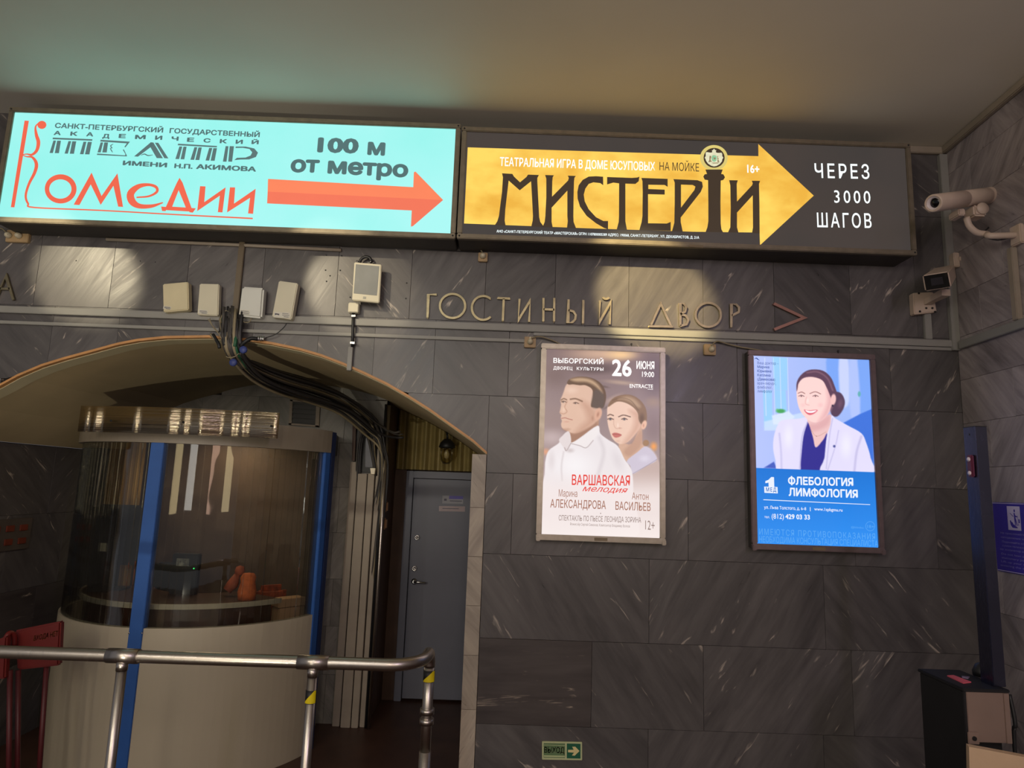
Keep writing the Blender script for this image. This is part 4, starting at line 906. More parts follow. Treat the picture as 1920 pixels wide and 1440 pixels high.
p.line([(434, 545), (400, 640), (385, 850)], 8, (176, 170, 216), .7, 5); p.line([(600, 520), (580, 640), (560, 850)], 8, (178, 172, 218), .6, 6); p.line([(640, 600), (620, 700), (570, 860)], 7, (184, 178, 222), .7, 6); p.line([(790, 640), (760, 740), (745, 870)], 14, (176, 170, 214), .6, 12); p.line([(250, 620), (262, 740), (266, 860)], 12, (182, 178, 222), .6, 10); p.blob(690, 700, 60, 130, (240, 238, 252), .6); p.blob(310, 640, 50, 120, (240, 238, 252), .6)
p.blob(612, 704, 12, 12, (60, 70, 140), .9, 0, .4); p.line([(455, 590), (495, 638), (560, 608)], 3, (190, 140, 120), .7); p.blob(495, 638, 5, 5, (120, 90, 90), .9)
p.poly([(366, 300), (362, 360), (370, 420), (388, 470), (420, 512), (455, 538), (505, 545), (560, 505), (590, 440), (598, 370), (565, 290), (490, 232), (410, 240)], (246, 208, 204), 3)
p.poly([(560, 290), (598, 370), (590, 440), (560, 505), (505, 545), (540, 480), (565, 400)], (222, 166, 170), 18, .8)
p.poly([(362, 335), (362, 280), (385, 232), (430, 196), (490, 188), (545, 202), (588, 244), (612, 300), (628, 350), (612, 352), (592, 390), (584, 370), (560, 312), (530, 262), (470, 240), (410, 246), (376, 280), (368, 320)], (92, 62, 84), 3)
p.line([(430, 210), (500, 205), (565, 250), (600, 330)], 10, (146, 106, 122), .6, 9); p.blob(604, 392, 22, 46, (236, 188, 186), 1, .1, .6); p.blob(600, 434, 8, 9, (40, 36, 60), 1, 0, .4)
p.line([(372, 350), (395, 342), (416, 352)], 6, (140, 96, 96), .8, 3); p.line([(450, 352), (485, 340), (520, 354)], 6, (140, 96, 96), .8, 3)
for ex in (393, 486): p.blob(ex, 370, 22, 10, (214, 160, 160), .7); p.line([(ex-18, 370), (ex, 363), (ex+20, 371)], 4, (80, 54, 66), .9, 2); p.blob(ex, 370, 6, 6, (84, 70, 74), 1, 0, .4)
p.line([(428, 375), (420, 405), (424, 424), (445, 430)], 5, (220, 166, 164), .7, 4); p.blob(436, 400, 9, 24, (255, 232, 228), .7); p.blob(405, 430, 26, 22, (250, 190, 190), .6); p.blob(520, 430, 30, 26, (246, 186, 188), .6)
p.poly([(412, 460), (440, 466), (500, 462), (480, 486), (450, 496), (426, 484)], (214, 92, 110), 3); p.poly([(420, 464), (450, 470), (494, 465), (470, 481), (436, 480)], (252, 244, 248), 2)
m_ = np.clip((p.Y-(845+(p.X-92)*0.038))/3+.5, 0, 1); cB = np.array([18, 112, 206])*(1-((p.Y-850)/500).clip(0, 1)[..., None])+np.array([44, 140, 236])*((p.Y-850)/500).clip(0, 1)[..., None]
p.C = p.C*(1-m_[..., None])+cB*m_[..., None]
p.build('printed_picture', x0, x1, z0, z1, YP, tB, print_mat('lit_clinic_print', 1.1))
pb = Plane(VB, YP-0.001)
M_W2 = glow('clinic_white', (226, 232, 246), 1.1, 0.01); M_N2 = glow('clinic_navy', (58, 84, 160), 1.0); M_L2 = glow('clinic_light_blue', (92, 172, 250), 1.0)
put('headline_lettering', [pb.text('ФЛЕБОЛОГИЯ', 308, 944, 738, 954, 52, 0.035), pb.text('ЛИМФОЛОГИЯ', 312, 1018, 768, 1032, 52, 0.035)], M_W2, tB)
put('numeral_logo', [pb.poly([[(197, 893), (215, 894), (217, 962), (180, 961), (179, 930), (158, 934), (158, 920), (178, 912)]])], M_W2, tB)
put('logo_plate', [pb.poly([[(150, 956), (238, 959), (240, 1001), (152, 997)]])], M_W2, tB)
put('logo_lettering', [pb.text('МЕД', 163, 988, 230, 991, 26, 0.02, 1.3, 0.0005)], glow('clinic_blue_ink', (24, 112, 200), 1.0), tB)
put('rule', [pb.poly([[(145, 1040), (848, 1073), (848, 1077), (145, 1045)]])], M_W2, tB)
put('address_lettering', [pb.text('ул. Льва Толстого, д. 6–8', 150, 1102, 427, 1112, 20, 0.012), pb.text('|', 452, 1112, 456, 1112, 20, 0.0), pb.text('www.1spbgmu.ru', 480, 1113, 666, 1121, 20, 0.012),
                         pb.text('тел.', 152, 1163, 187, 1165, 16, 0.0), pb.text('(812)', 200, 1167, 280, 1169, 32, 0.006), pb.text('429 03 33', 290, 1169, 452, 1174, 32, 0.03)], M_W2, tB)
put('warning_lettering', [pb.text('ИМЕЮТСЯ ПРОТИВОПОКАЗАНИЯ', 118, 1272, 882, 1306, 38, 0.0, 1.25), pb.text('НЕОБХОДИМА КОНСУЛЬТАЦИЯ СПЕЦИАЛИСТА', 118, 1322, 900, 1352, 38, 0.0)], M_L2, tB)
put('age_mark', [pb.text('18+', 830, 1228, 874, 1231, 20, 0.0), pb.poly([ell(848, 1217, 31, 32, 32), ell(848, 1217, 28, 29, 32)]), pb.text('@klinika', 722, 1229, 805, 1233, 12, 0.0)], M_L2, tB)
nv = [('Ваш доктор –', 150, 0), ('Марина', 176, .014), ('Юрьевна', 203, .014), ('Каплина', 230, .014), ('(Демехова)', 257, .014), ('врач-хирург,', 283, 0), ('флеболог,', 310, 0), ('лимфолог', 336, 0)]
nw = [140, 78, 92, 86, 116, 122, 98, 98]
put('name_lettering', [pb.text(t_, 106, y_, 106+w_, y_+w_*.03, 17, b_) for (t_, y_, b_), w_ in zip(nv, nw)]+[pb.poly([stroke([(86, 116), (98, 110), (108, 118), (120, 126)], [2, 6, 6, 2])])], M_N2, tB)

# ------------------------------------------------------------------ metal letters on the wall
def raised(view, strokes, w_, name, label, group, proud=0.018, m=M_BRASS):
    """thick letter strokes: list of (points, closed) in view coordinates"""
    b = MB(); allp = []
    for pts, closed in strokes:
        q = [Vector((W(*view.px(x, y), YW)[0], 0, W(*view.px(x, y), YW)[1])) for x, y in pts]; n = len(q); L, Rr = [], []
        for i in range(n):
            if closed: a, c = q[(i-1) % n], q[(i+1) % n]
            else: a, c = q[max(i-1, 0)], q[min(i+1, n-1)]
            d = (c-a).normalized(); nn = Vector((-d.z, 0, d.x))
            if not closed and 0 < i < n-1:
                d1, d2 = (q[i]-a).normalized(), (c-q[i]).normalized(); k = max(0.35, math.sqrt(max(0.0, (1+d1.dot(d2))/2)))
                ww = w_/2/k
            else: ww = w_/2
            L.append(q[i]+nn*ww); Rr.append(q[i]-nn*ww)
        y0, y1 = YW-proud, YW-0.006; idx = range(n if closed else n-1)
        v = [[b.bm.verts.new((p_.x, y, p_.z)) for p_ in s_] for s_ in (L, Rr) for y in (y0, y1)]
        for i in idx:
            j = (i+1) % n
            for A, B_ in ((v[0], v[2]), (v[2], v[3]), (v[3], v[1]), (v[1], v[0])): b.bm.faces.new((A[i], A[j], B_[j], B_[i]))
        if not closed:
            for i in (0, n-1): b.bm.faces.new((v[0][i], v[2][i], v[3][i], v[1][i]))
        # pins to the wall
        for i in (0, n//2): b.tube([(q[i].x, YW-0.008, q[i].z), (q[i].x, YW-0.001, q[i].z)], 0.004, 6)
        allp += q
    c = sum(allp, Vector())/len(allp)
    o = b.build(name, m, loc=(c.x, YW, c.z)); return tag(o, label, 'letter' if 'arrow' not in name else 'arrow', group)
def arc(cx, cy, rx, ry, a0, a1, n=16): return [(cx+rx*math.cos(R_(a0+(a1-a0)*i/n)), cy+ry*math.sin(R_(a0+(a1-a0)*i/n))) for i in range(n+1)]
V7, V8, V5 = View(780, 440, 1920/440), View(1200, 440, 3.84), View(0, 420, 1920/440)
LG = 'brass letters mounted on the dark marble'
def L7(ch, s_, lab, vw=V7): raised(vw, s_, 0.0125, 'wall_letter', lab, LG)
L7('Г', [([(97, 685), (104, 497), (172, 497)], False)], 'brass letter Г, first of the long word right of the white boxes')
L7('О', [(ell(301, 590, 103, 98, 36), True)], 'brass ring letter О, second of the long word')
L7('С', [(arc(550, 606, 92, 97, -50, -312, 24), False)], 'brass letter С between the round О and the letter Т')
L7('Т', [([(668, 525), (768, 530)], False), ([(718, 530), (710, 712)], False)], 'brass letter Т in the long word, after the С')
L7('И', [([(847, 532), (836, 706), (933, 546), (924, 720)], False)], 'brass letter И without a mark, between Т and Н')
L7('Н', [([(1042, 525), (1040, 715)], False), ([(1130, 525), (1127, 715)], False), ([(1042, 617), (1130, 620)], False)], 'brass letter Н in the middle of the long word')
L7('Ы', [([(1246, 537), (1240, 728), (1278, 722), (1300, 698), (1304, 664), (1285, 634), (1246, 624)], False), ([(1367, 542), (1363, 732)], False)], 'brass letter Ы, next to last of the long word')
L7('Й', [([(1503, 545), (1495, 724), (1592, 556), (1581, 740)], False), (arc(1551, 516, 24, 16, 170, 10, 8), False)], 'brass letter Й with its curved mark, last of the long word')
L7('Д', [([(75, 655), (145, 503), (218, 662)], False), ([(60, 664), (232, 668)], False)], 'brass triangular letter Д, first of the short word', V8)
L7('В', [([(285, 662), (284, 500), (312, 504), (327, 528), (318, 560), (286, 578)], False), ([(290, 580), (325, 588), (342, 620), (330, 650), (285, 662)], False)], 'brass letter В, second of the short word', V8)
L7('О', [(ell(485, 583, 91, 86, 36), True)], 'brass ring letter О in the short word, above the first poster', V8)
L7('Р', [([(650, 672), (651, 505), (685, 508), (706, 530), (704, 562), (655, 588)], False)], 'brass letter Р, last of the short word', V8)
L7('А', [([(-18, 612), (66, 432), (127, 628)], False), ([(3, 536), (97, 537)], False)], 'brass letter А alone at the left edge of the picture', V5)
raised(V8, [([(955, 502), (1172, 604), (958, 688)], False)], 0.016, 'wall_arrow', 'brass angle arrow pointing right after the wall letters', None, 0.02, mat('tarnished_brass', (160, 122, 108), 0.4, 0.8, var=0.2))

# ------------------------------------------------------------------ boxes on the wall
def plate_quad(view, q, yf, yb, name, m, parent=None, bev=0.006, shrink=0.0):
    f = [P(*view.px(x, y), yf) for x, y in q]; bk = [Vector((v.x, yb, v.z)) for v in f]
    b = MB(); b.hull([tuple(v) for v in f], [tuple(v) for v in bk])
    if bev: bmesh.ops.bevel(b.bm, geom=[e_ for e_ in b.bm.edges], offset=bev, segments=2, affect='EDGES', clamp_overlap=True)
    return b.build_rel(name, m, parent) if parent is not None else b.build(name, m)
V6 = View(400, 440, 1920/440)
ants = [(V5, [(1330, 490), (1538, 472), (1543, 702), (1336, 722)], 0.048, M_CREAM2, 'large cream antenna box, leftmost of the four over the arch', (1338, 670, 1400, 700)),
        (V5, [(1632, 487), (1792, 490), (1784, 750), (1612, 742)], 0.040, M_WHITE, 'tall narrow white box, second of the four over the arch', (1626, 700, 1700, 738)),
        (V6, [(233, 422), (412, 434), (393, 684), (203, 662)], 0.058, M_WHITE2, 'squarish white box with rounded corners, third of the four', (216, 612, 300, 656)),
        (V6, [(535, 376), (692, 397), (640, 694), (478, 672)], 0.055, M_WHITE, 'tilted tall cream box, rightmost of the four over the arch', (500, 632, 628, 684))]
for i, (vw, q, d, m_, lab, lb) in enumerate(ants):
    c = P(*vw.px(sum(a for a, _ in q)/4, sum(a for _, a in q)/4), YW-0.03)
    t = empty('antenna_box', (c.x, YW, c.z), lab, 'antenna', 'antenna boxes over the arch')
    plate_quad(vw, q, YW-0.012-d, YW-0.012, 'casing', m_, t, 0.010 if i == 2 else 0.005)
    plate_quad(vw, [(q[0][0]+40, q[0][1]+60), (q[1][0]-40, q[1][1]+60), (q[2][0]-40, q[2][1]-60), (q[3][0]+40, q[3][1]-60)], YW-0.02, YW-0.0005, 'bracket', M_DARKM, t, 0)
    pl = Plane(vw, YW-0.012-d-0.0006); x0, y0, x1, y1 = lb
    put('sticker', pl.poly([[(x0, y0), (x1, y0+6), (x1-4, y1), (x0-4, y1-6)]]), mat('sticker_paper', (208, 204, 190), 0.5), t)
    bars = [pl.poly([[(x0+(x1-x0)*a, y0+(y1-y0)*k), (x0+(x1-x0)*e_, y0+5+(y1-y0)*k), (x0+(x1-x0)*e_, y0+8+(y1-y0)*k), (x0+(x1-x0)*a, y0+4+(y1-y0)*k)]], 0.0006) for a, e_, k in ((.1 if i != 3 else .5, .9, .2), (.1 if i != 3 else .5, .95, .45), (.3 if i != 3 else .6, .9, .7))]
    if i == 3: bars.append(pl.poly([[(504, 642), (540, 648), (538, 662), (530, 656), (514, 654), (504, 660)]], 0.0006))
    put('sticker_print', bars, mat('sticker_ink', (60, 60, 74), 0.5), t)
# panel device with grey screen
VD = View(620, 480, 6)
t = empty('panel_antenna', tuple(P(*VD.px(405, 300), YW)), 'white framed flat panel with a grey face, above the small junction box', 'panel')
plate_quad(VD, [(265, 68), (570, 95), (545, 525), (240, 495)], YW-0.085, YW-0.055, 'casing', M_WHITE, t, 0.004)
plate_quad(VD, [(283, 92), (547, 115), (520, 445), (258, 420)], YW-0.0865, YW-0.084, 'face', M_GREYP, t, 0)
plate_quad(VD, [(365, 455), (400, 458), (395, 485), (362, 482)], YW-0.0862, YW-0.084, 'badge', mat('badge_grey', (160, 158, 146), 0.5), t, 0)
plate_quad(VD, [(340, 200), (480, 210), (470, 350), (335, 340)], YW-0.056, YW-0.001, 'bracket', M_DARKM, t, 0)
hp = [P(*VD.px(x, y), YW-0.03) for x, y in ((325, 75), (345, 35), (390, 10), (440, 25), (460, 75))]
MB().tube(smooth_path(hp), 0.009, 8).build_rel('cable_loop', M_BLACK, t)
for x, y in ((448, 62), (480, 72), (300, 60)):
    q = P(*VD.px(x, y), YW-0.05); MB().lathe([(0, -.004), (.005, -.003), (.005, .003), (0, .004)], tuple(q), 10, 'Y').build_rel('screw', M_SILVER, t)
t = empty('junction_box', tuple(P(*VD.px(255, 580), YW)), 'small square cream junction box above the black conduit', 'junction box')
plate_quad(VD, [(200, 522), (318, 525), (312, 636), (192, 634)], YW-0.045, YW-0.0005, 'box', M_WHITE, t, 0.004)
plate_quad(VD, [(206, 529), (312, 532), (306, 630), (198, 628)], YW-0.048, YW-0.044, 'lid', M_WHITE, t, 0.002)
t = empty('conduit', tuple(P(*VD.px(245, 840), YW)), 'black flexible conduit crossing both trunkings below the junction box', 'conduit')
MB().tube([P(*VD.px(255, 640), YW-0.03), P(*VD.px(252, 740), YW-0.033), P(*VD.px(248, 900), YW-0.033), P(*VD.px(243, 1026), YW-0.022)], 0.0085, 10).build_rel('tube', M_BLACK, t)
for x, y in ((255, 672), (243, 975)):
    q = P(*VD.px(x, y), YW-0.042); c_ = MB(); c_.box(q.x-0.012, q.x+0.012, q.y, YW-0.012, q.z-0.006, q.z+0.006, 0.001); c_.lathe([(0.005, 0), (0.005, -0.004), (0, -0.006)], (q.x+0.018, q.y+0.01, q.z-0.004), 10, 'Y'); c_.build_rel('clip', M_SILVER, t)
# sockets with plugs
def socket(px, py, w_, h_, plugs, label, cable=None, pear=False):
    q = P(px, py, YW-0.02); t = empty('wall_socket', (q.x, YW, q.z), label, 'socket', 'sockets with plugs under the lit signs')
    sw, sh = w_/F*YW/2, h_/F*YW/2
    MB().box(q.x-sw, q.x+sw, YW-0.024, YW-0.0005, q.z-sh, q.z+sh, 0.003).build_rel('base', M_SOCK, t)
    for dx, dy in plugs:
        c = Vector((q.x+dx/F*YW, YW-0.024, q.z-dy/F*YW)); b = MB()
        b.lathe([(0.017, 0), (0.017, -0.008), (0.014, -0.022), (0.007, -0.030), (0, -0.031)], c, 18, 'Y')
        if pear: b.hull([(c.x-0.012, c.y, c.z), (c.x+0.012, c.y, c.z), (c.x+0.012, c.y-0.016, c.z), (c.x-0.012, c.y-0.016, c.z)], [(c.x-0.004, c.y, c.z+0.028), (c.x+0.004, c.y, c.z+0.028), (c.x+0.004, c.y-0.01, c.z+0.028), (c.x-0.004, c.y-0.01, c.z+0.028)])
        b.build_rel('plug', mat('plug_plastic', (196, 186, 160), 0.45), t)
    if cable:
        MB().tube(smooth_path([P(a, e_, YW-dd) for a, e_, dd in cable], 5), 0.004, 8).build_rel('cord', M_CAB3, t)
socket(33, 443, 44, 24, [(-15, 0), (5, 0)], 'double socket with two round plugs under the left sign end', [(14, 440, .05), (8, 432, .03), (0, 428, .02), (-14, 430, .015)])
socket(905.5, 482, 18, 18, [(0, -1)], 'small square socket under the gap between the two big signs', [(905, 474, .03), (900, 468, .02), (888, 466, .012), (884, 464, .008)])
socket(994, 641.5, 22, 21, [(0, 0)], 'square socket above the upper left corner of the theatre poster', [(996, 634, .04), (1012, 631, .03), (1035, 638, .02), (1052, 646, .012)], True)
socket(1331.5, 655.5, 22, 21, [(2, 0)], 'square socket between the two posters, near the clinic poster', [(1334, 648, .04), (1345, 640, .03), (1365, 645, .02), (1390, 651, .02), (1425, 657, .012), (1434, 662, .02)], True)
for x_, y_ in ((925, 168), (1050, 172), (918, 290), (1038, 292), (955, 336), (926, 382), (1120, 512), (1575, 522), (1582, 395)):
    q = P(*V6.px(x_, y_), YW-0.0015); MB().lathe([(0.0, -0.0012), (0.004, -0.001), (0.0045, 0.0)], (q.x-wall_back.location.x, -0.0008, q.z), 10, 'Y').build('drill_hole', M_BLACK, wall_back)
for x_, y_ in ((622, 300), (1147, 303), (1270, 311)):
    q = P(*V5.px(x_, y_), YW-0.0015); MB().lathe([(0.0, -0.0012), (0.003, -0.001), (0.0035, 0.0)], (q.x-wall_back.location.x, -0.0008, q.z), 10, 'Y').build('drill_hole', M_BLACK, wall_back)
# ------------------------------------------------------------------ cable bundle spilling through the arch
cb = empty('cable_bundle', tuple(P(432, 640, YW-0.04)), 'thick bundle of dark cables spilling from the wall down through the arch', 'cables')
main = [(436, 598, 3.60), (434, 640, 3.585), (446, 672, 3.66), (480, 696, 3.90), (532, 718, 4.20), (590, 735, 4.55), (645, 758, 4.85), (692, 796, 5.12)]
ends = [[(716, 838, 5.20), (722, 900, 5.24), (700, 1100, 5.275)], [(712, 826, 5.18), (716, 890, 5.24), (704, 960, 5.27)], [(700, 850, 5.22), (706, 888, 5.26)], [(678, 812, 5.20), (672, 850, 5.24), (670, 900, 5.27)], [(735, 815, 5.25), (752, 815, 5.27)]]
mats_ = [M_CAB1, M_CAB2, M_CAB1, M_CAB2, M_CAB2, M_CAB3, M_CAB1]
for i in range(34):
    ox, oz, r = rng.uniform(-1.25, 1.25), rng.uniform(-1.3, 1.1), rng.choice([0.005, 0.007, 0.009])
    pts = []
    for k, (px, py, Y) in enumerate(main):
        sp = [16, 15, 14, 18, 22, 22, 20, 20][k]; pts.append(P(px+ox*sp*(0.9 if k < 3 else 0.6), py+oz*sp*(0.25 if k < 3 else 0.85)+(rng.uniform(-22, 22) if k == 0 else 0), Y+0.01*rng.uniform(-1, 1)))
    e_ = ends[i % len(ends)]
    for k, (px, py, Y) in enumerate(e_): pts.append(P(px+ox*4, py+oz*6, Y-0.012*abs(oz)))
    b = MB(); b.tube(smooth_path(pts, 4), float(r), 7); b.build_rel('cable', M_CAB3 if i % 11 == 5 else (M_CAB1, M_CAB2)[i % 2], cb)
for i in range(16):                       # upper tangle in front of the trunking
    x = rng.uniform(-1, 1); m_ = [M_CAB1, M_CAB2, M_CAB3, M_CAB1, M_GREEN][i % 5]
    pts = [P(433+x*22+rng.uniform(-8, 8), 600+rng.uniform(-14, 12), YW-0.01), P(433+x*18, 618, YW-0.05), P(434+x*14, 640, YW-0.08), P(440+x*12, 664, YW-0.05), P(458+x*8, 690, YW+0.08)]
    MB().tube(smooth_path(pts, 4), float(rng.choice([0.004, 0.006, 0.008])), 7).build_rel('cable', m_, cb)
VC = View(380, 560, 1851/180)
def wire(pts, r, m, nm='cable'): return MB().tube(smooth_path([P(*VC.px(x, y), Y) for x, y, Y in pts], 5), r, 8).build_rel(nm, m, cb)
wire([(105, 395, 3.61), (190, 520, 3.60), (270, 620, 3.59), (360, 760, 3.58), (420, 900, 3.58)], 0.003, M_CAB3)
wire([(140, 380, 3.61), (150, 430, 3.60), (200, 540, 3.60), (330, 700, 3.58)], 0.0025, M_CAB3)
wire([(330, 470, 3.60), (370, 330, 3.60), (440, 232, 3.60), (530, 275, 3.60), (660, 390, 3.60), (790, 448, 3.60), (900, 450, 3.60), (945, 370, 3.61)], 0.0025, M_CAB3)
wire([(1625, 470, 3.61), (1560, 560, 3.62), (1400, 690, 3.63), (1200, 760, 3.63)], 0.0025, M_BLACK)
wire([(1060, 775, 3.60), (930, 770, 3.585), (820, 830, 3.58), (730, 910, 3.59)], 0.011, M_BLACK)
wire([(200, 690, 3.60), (260, 790, 3.59), (310, 880, 3.58), (325, 955, 3.58)], 0.009, M_BLACK)
wire([(380, 480, 3.60), (395, 620, 3.59), (400, 760, 3.58), (430, 900, 3.58)], 0.010, M_BLACK)
wire([(640, 740, 3.58), (635, 830, 3.57), (620, 920, 3.575)], 0.010, M_GREEN)
wire([(450, 1115, 3.58), (520, 1138, 3.57), (620, 1115, 3.57), (700, 1055, 3.58)], 0.0025, M_CAB3, 'cable_tie')
wire([(160, 690, 3.61), (200, 730, 3.60), (280, 830, 3.59)], 0.009, M_CAB3)
wire([(720, 1060, 3.60), (780, 1160, 3.66), (900, 1280, 3.72), (1010, 1400, 3.80), (1150, 1540, 3.95)], 0.006, M_CAB2)
q = [P(*VC.px(x, y), 3.585) for x, y in ((785, 985), (590, 1230))]
for c_ in q: MB().lathe([(0.0, -0.012), (0.018, -0.010), (0.022, 0.0), (0.018, 0.012), (0.0, 0.014)], tuple(c_), 14, 'Y').build_rel('blue_cap', M_BLUEP, cb)
c_ = P(*VC.px(1115, 770), 3.63); bb = MB()
for dx in (-0.012, 0.002, 0.014): bb.lathe([(0.0, -0.014), (0.006, -0.012), (0.007, 0.012), (0.0, 0.014)], (c_.x+dx, c_.y, c_.z), 10, 'Z')
o = bb.build_rel('connector', M_SILVER, cb)

# ------------------------------------------------------------------ niche: vertical ducts, box, pole, vent
def duct(pl, pr, ytop, ybot, yref, d, label, m=M_TRUNK2):
    xl, xr = P(pl, yref, YB).x, P(pr, yref, YB).x; zt_, zb_ = P(pl, ytop, YB).z, max(0.0, P(pl, ybot, YB).z)
    o = MB().box(xl, xr, YB-d, YB-0.001, zb_, zt_, 0.003).build('cable_duct', m, loc=((xl+xr)/2, YB, zb_)); return tag(o, label, 'cable duct', 'upright ducts on the niche wall')
duct(651, 664, 866, 1400, 1000, 0.05, 'leftmost tall grey duct beside the watch booth')
duct(667, 684, 888, 1400, 1000, 0.07, 'wide tall duct with a white cap above it, middle of the niche ducts')
duct(686, 698, 888, 1400, 1000, 0.07, 'narrow tall duct right of the white cap')
duct(700, 709, 840, 1400, 1000, 0.05, 'rightmost tall grey duct, next to the steel pole')
xp = P(714.5, 1000, 5.22).x
pipe('steel_pipe', [(xp, 5.22, 0), (xp, 5.22, P(728, 760, 5.22).z)], 0.012, M_TUBE, 'slim steel pipe standing from floor to vault beside the brown recess', 'pipe')
xp2 = P(709, 1000, 5.24).x
pipe('black_pipe', [(xp2, 5.24, 0), (xp2, 5.24, 1.9), (xp2-0.005, 5.25, P(722, 758, 5.25).z)], 0.010, M_BLACK, 'slim black pipe behind the steel pipe', 'pipe')
VN = View(640, 740, 7.2)
t = empty('cable_cabinet', tuple(P(695, 890, YB)), 'dark open cable cabinet above the ducts in the niche', 'cabinet')
plate_quad(VN, [(190, 420), (600, 440), (580, 1070), (150, 1040)], YB-0.012, YB-0.001, 'back_plate', M_DARKM, t, 0)
plate_quad(VN, [(330, 560), (450, 560), (470, 980), (320, 980)], YB-0.03, YB-0.012, 'inner_box', mat('slate_metal', (84, 84, 90), 0.4, 0.3), t, 0.004)
plate_quad(VN, [(150, 410), (196, 416), (180, 900), (140, 890)], YB-0.05, YB-0.001, 'side_flange', M_BROWN, t, 0.002)
o = plate_quad(VN, [(388, 992), (458, 992), (446, 1072), (400, 1072)], YB-0.11, YB-0.075, 'cap', mat('white_cap', (236, 226, 200), 0.4), None, 0.002); o['label'] = 'small white plastic cap'; 
tag(o, 'small white cap standing on the duct top under the cables', 'cap')
VV = View(400, 600, 3.69)
t = empty('wall_vent', tuple(P(*VV.px(630, 645), YB)), 'square louvred air vent on the pale niche wall, above the booth', 'vent')
fr = [(530, 550), (738, 568), (730, 742), (520, 725)]
for q in ([(530, 550), (738, 568), (737, 578), (530, 562)], [(530, 550), (550, 552), (540, 728), (520, 725)], [(712, 566), (738, 568), (730, 742), (704, 740)], [(521, 712), (731, 730), (730, 742), (520, 725)]):
    plate_quad(VV, q, YB-0.02, YB-0.001, 'frame', M_TRUNK2, t, 0.001)
plate_quad(VV, [(546, 558), (716, 572), (708, 736), (538, 722)], YB-0.004, YB-0.001, 'back', M_BLACK, t, 0)
for k in range(5):
    y = 566+k*32; s0 = 546-k*2; plate_quad(VV, [(s0, y), (714-k*2, y+14), (713-k*2, y+26), (s0-1, y+12)], YB-0.016, YB-0.006, 'louvre', M_DARKM, t, 0)
for k, (px, py, w_, h_) in enumerate(((737, 950, 11, 22), (735, 982, 11, 22))):
    q = P(px, py, 5.45); o = MB().box(XR+0.001, XR+0.035, 5.40, 5.46, q.z-0.045, q.z+0.045, 0.012).build('wall_switch', mat('tan_switch', (150, 112, 70), 0.45), loc=(XR, 5.43, q.z))
    tag(o, ['upper', 'lower'][k]+' of two tan switches on the brown recess wall', 'switch')
# electric panel and grab plate on the left niche wall
def LW(px, py):
    d = ray(px, py); t_ = (-3.25)/d[0]; return CAM+d*t_
t = empty('button_panel', tuple(LW(20, 1000)), 'dim panel with reddish squares on the dark left wall', 'panel')
a_, c_ = LW(-30, 985), LW(50, 1028)
MB().box(-3.249, -3.236, a_[1], c_[1], c_[2], a_[2]+0.03, 0.003).build_rel('plate', mat('dim_grey_panel', (82, 74, 68), 0.4), t)
for i in range(2):
    for j in range(3):
        yy = a_[1]+(c_[1]-a_[1])*(0.2+0.3*j); zz_ = c_[2]+(a_[2]+0.03-c_[2])*(0.28+0.42*i)
        MB().box(-3.237, -3.228, yy-0.035, yy+0.035, zz_-0.02, zz_+0.02, 0.002).build_rel('button', mat('dull_red', (110, 50, 36), 0.4), t)

# ------------------------------------------------------------------ watch booth
BC = Vector((-2.13, 5.04)); BR = 0.915; A0, A1 = -18.0, -193.0; RIM = 0.894
def bp(a, r, z): return (BC.x+r*math.cos(R_(a)), BC.y+r*math.sin(R_(a)), z)
booth = empty('watch_booth', (BC.x, BC.y, 0), 'round glazed watch booth with a cream base and blue posts in the arch', 'booth')
def ringwall(r0, r1, z0, z1, a0=A0, a1=A1, n=56):
    b = MB(); b2 = []
    for i in range(n):
        s0, s1 = a0+(a1-a0)*i/n, a0+(a1-a0)*(i+1)/n
        b.hull([bp(s0, r0, z0), bp(s0, r1, z0), bp(s1, r1, z0), bp(s1, r0, z0)], [bp(s0, r0, z1), bp(s0, r1, z1), bp(s1, r1, z1), bp(s1, r0, z1)])
    bmesh.ops.remove_doubles(b.bm, verts=list(b.bm.verts), dist=1e-5); b.bm.verts.index_update(); dup = {}
    for f in list(b.bm.faces): dup.setdefault(tuple(sorted(v.index for v in f.verts)), []).append(f)
    bmesh.ops.delete(b.bm, geom=[f for q in dup.values() if len(q) > 1 for f in q], context='FACES')
    for f in b.bm.faces:
        if abs(f.normal.z) < .5: f.smooth = False
    return b
for i in range(4):
    s0 = A0+(A1-A0)*i/4; s1 = A0+(A1-A0)*(i+1)/4
ringwall(BR-0.04, BR, 0.0, RIM).build_rel('base_panel', M_BOOTH, booth)
zf0, zf1 = 1.995, 2.15
ringwall(BR-0.05, BR+0.012, zf0, zf1).build_rel('fascia', M_FASC, booth)
ringwall(BR-0.021, BR-0.013, RIM, zf0, A0-2, A1, 64).build_rel('curved_glass', M_GLASS, booth)
# roof and straight right side
b = MB(); loop = [bp(A0+(A1-A0)*i/40, BR-0.05, 0) for i in range(41)]+[(-2.98, 5.28, 0), (-1.36, 5.28, 0)]
b.hull([(x, y, zf1-0.04) for x, y, _ in loop], [(x, y, zf1-0.01) for x, y, _ in loop]); b.build_rel('roof', M_DARKM, booth)
e0 = Vector(bp(A0, BR-0.02, 0)); e1 = Vector((-1.365, 5.285, 0))
def side(z0, z1, th, nm, m):
    d = (e1-e0).normalized(); n = Vector((d.y, -d.x, 0))*th/2
    b = MB(); b.hull([tuple(e0+n+Vector((0, 0, z0))), tuple(e1+n+Vector((0, 0, z0))), tuple(e1-n+Vector((0, 0, z0))), tuple(e0-n+Vector((0, 0, z0)))],
                     [tuple(e0+n+Vector((0, 0, z1))), tuple(e1+n+Vector((0, 0, z1))), tuple(e1-n+Vector((0, 0, z1))), tuple(e0-n+Vector((0, 0, z1)))]); b.build_rel(nm, m, booth)
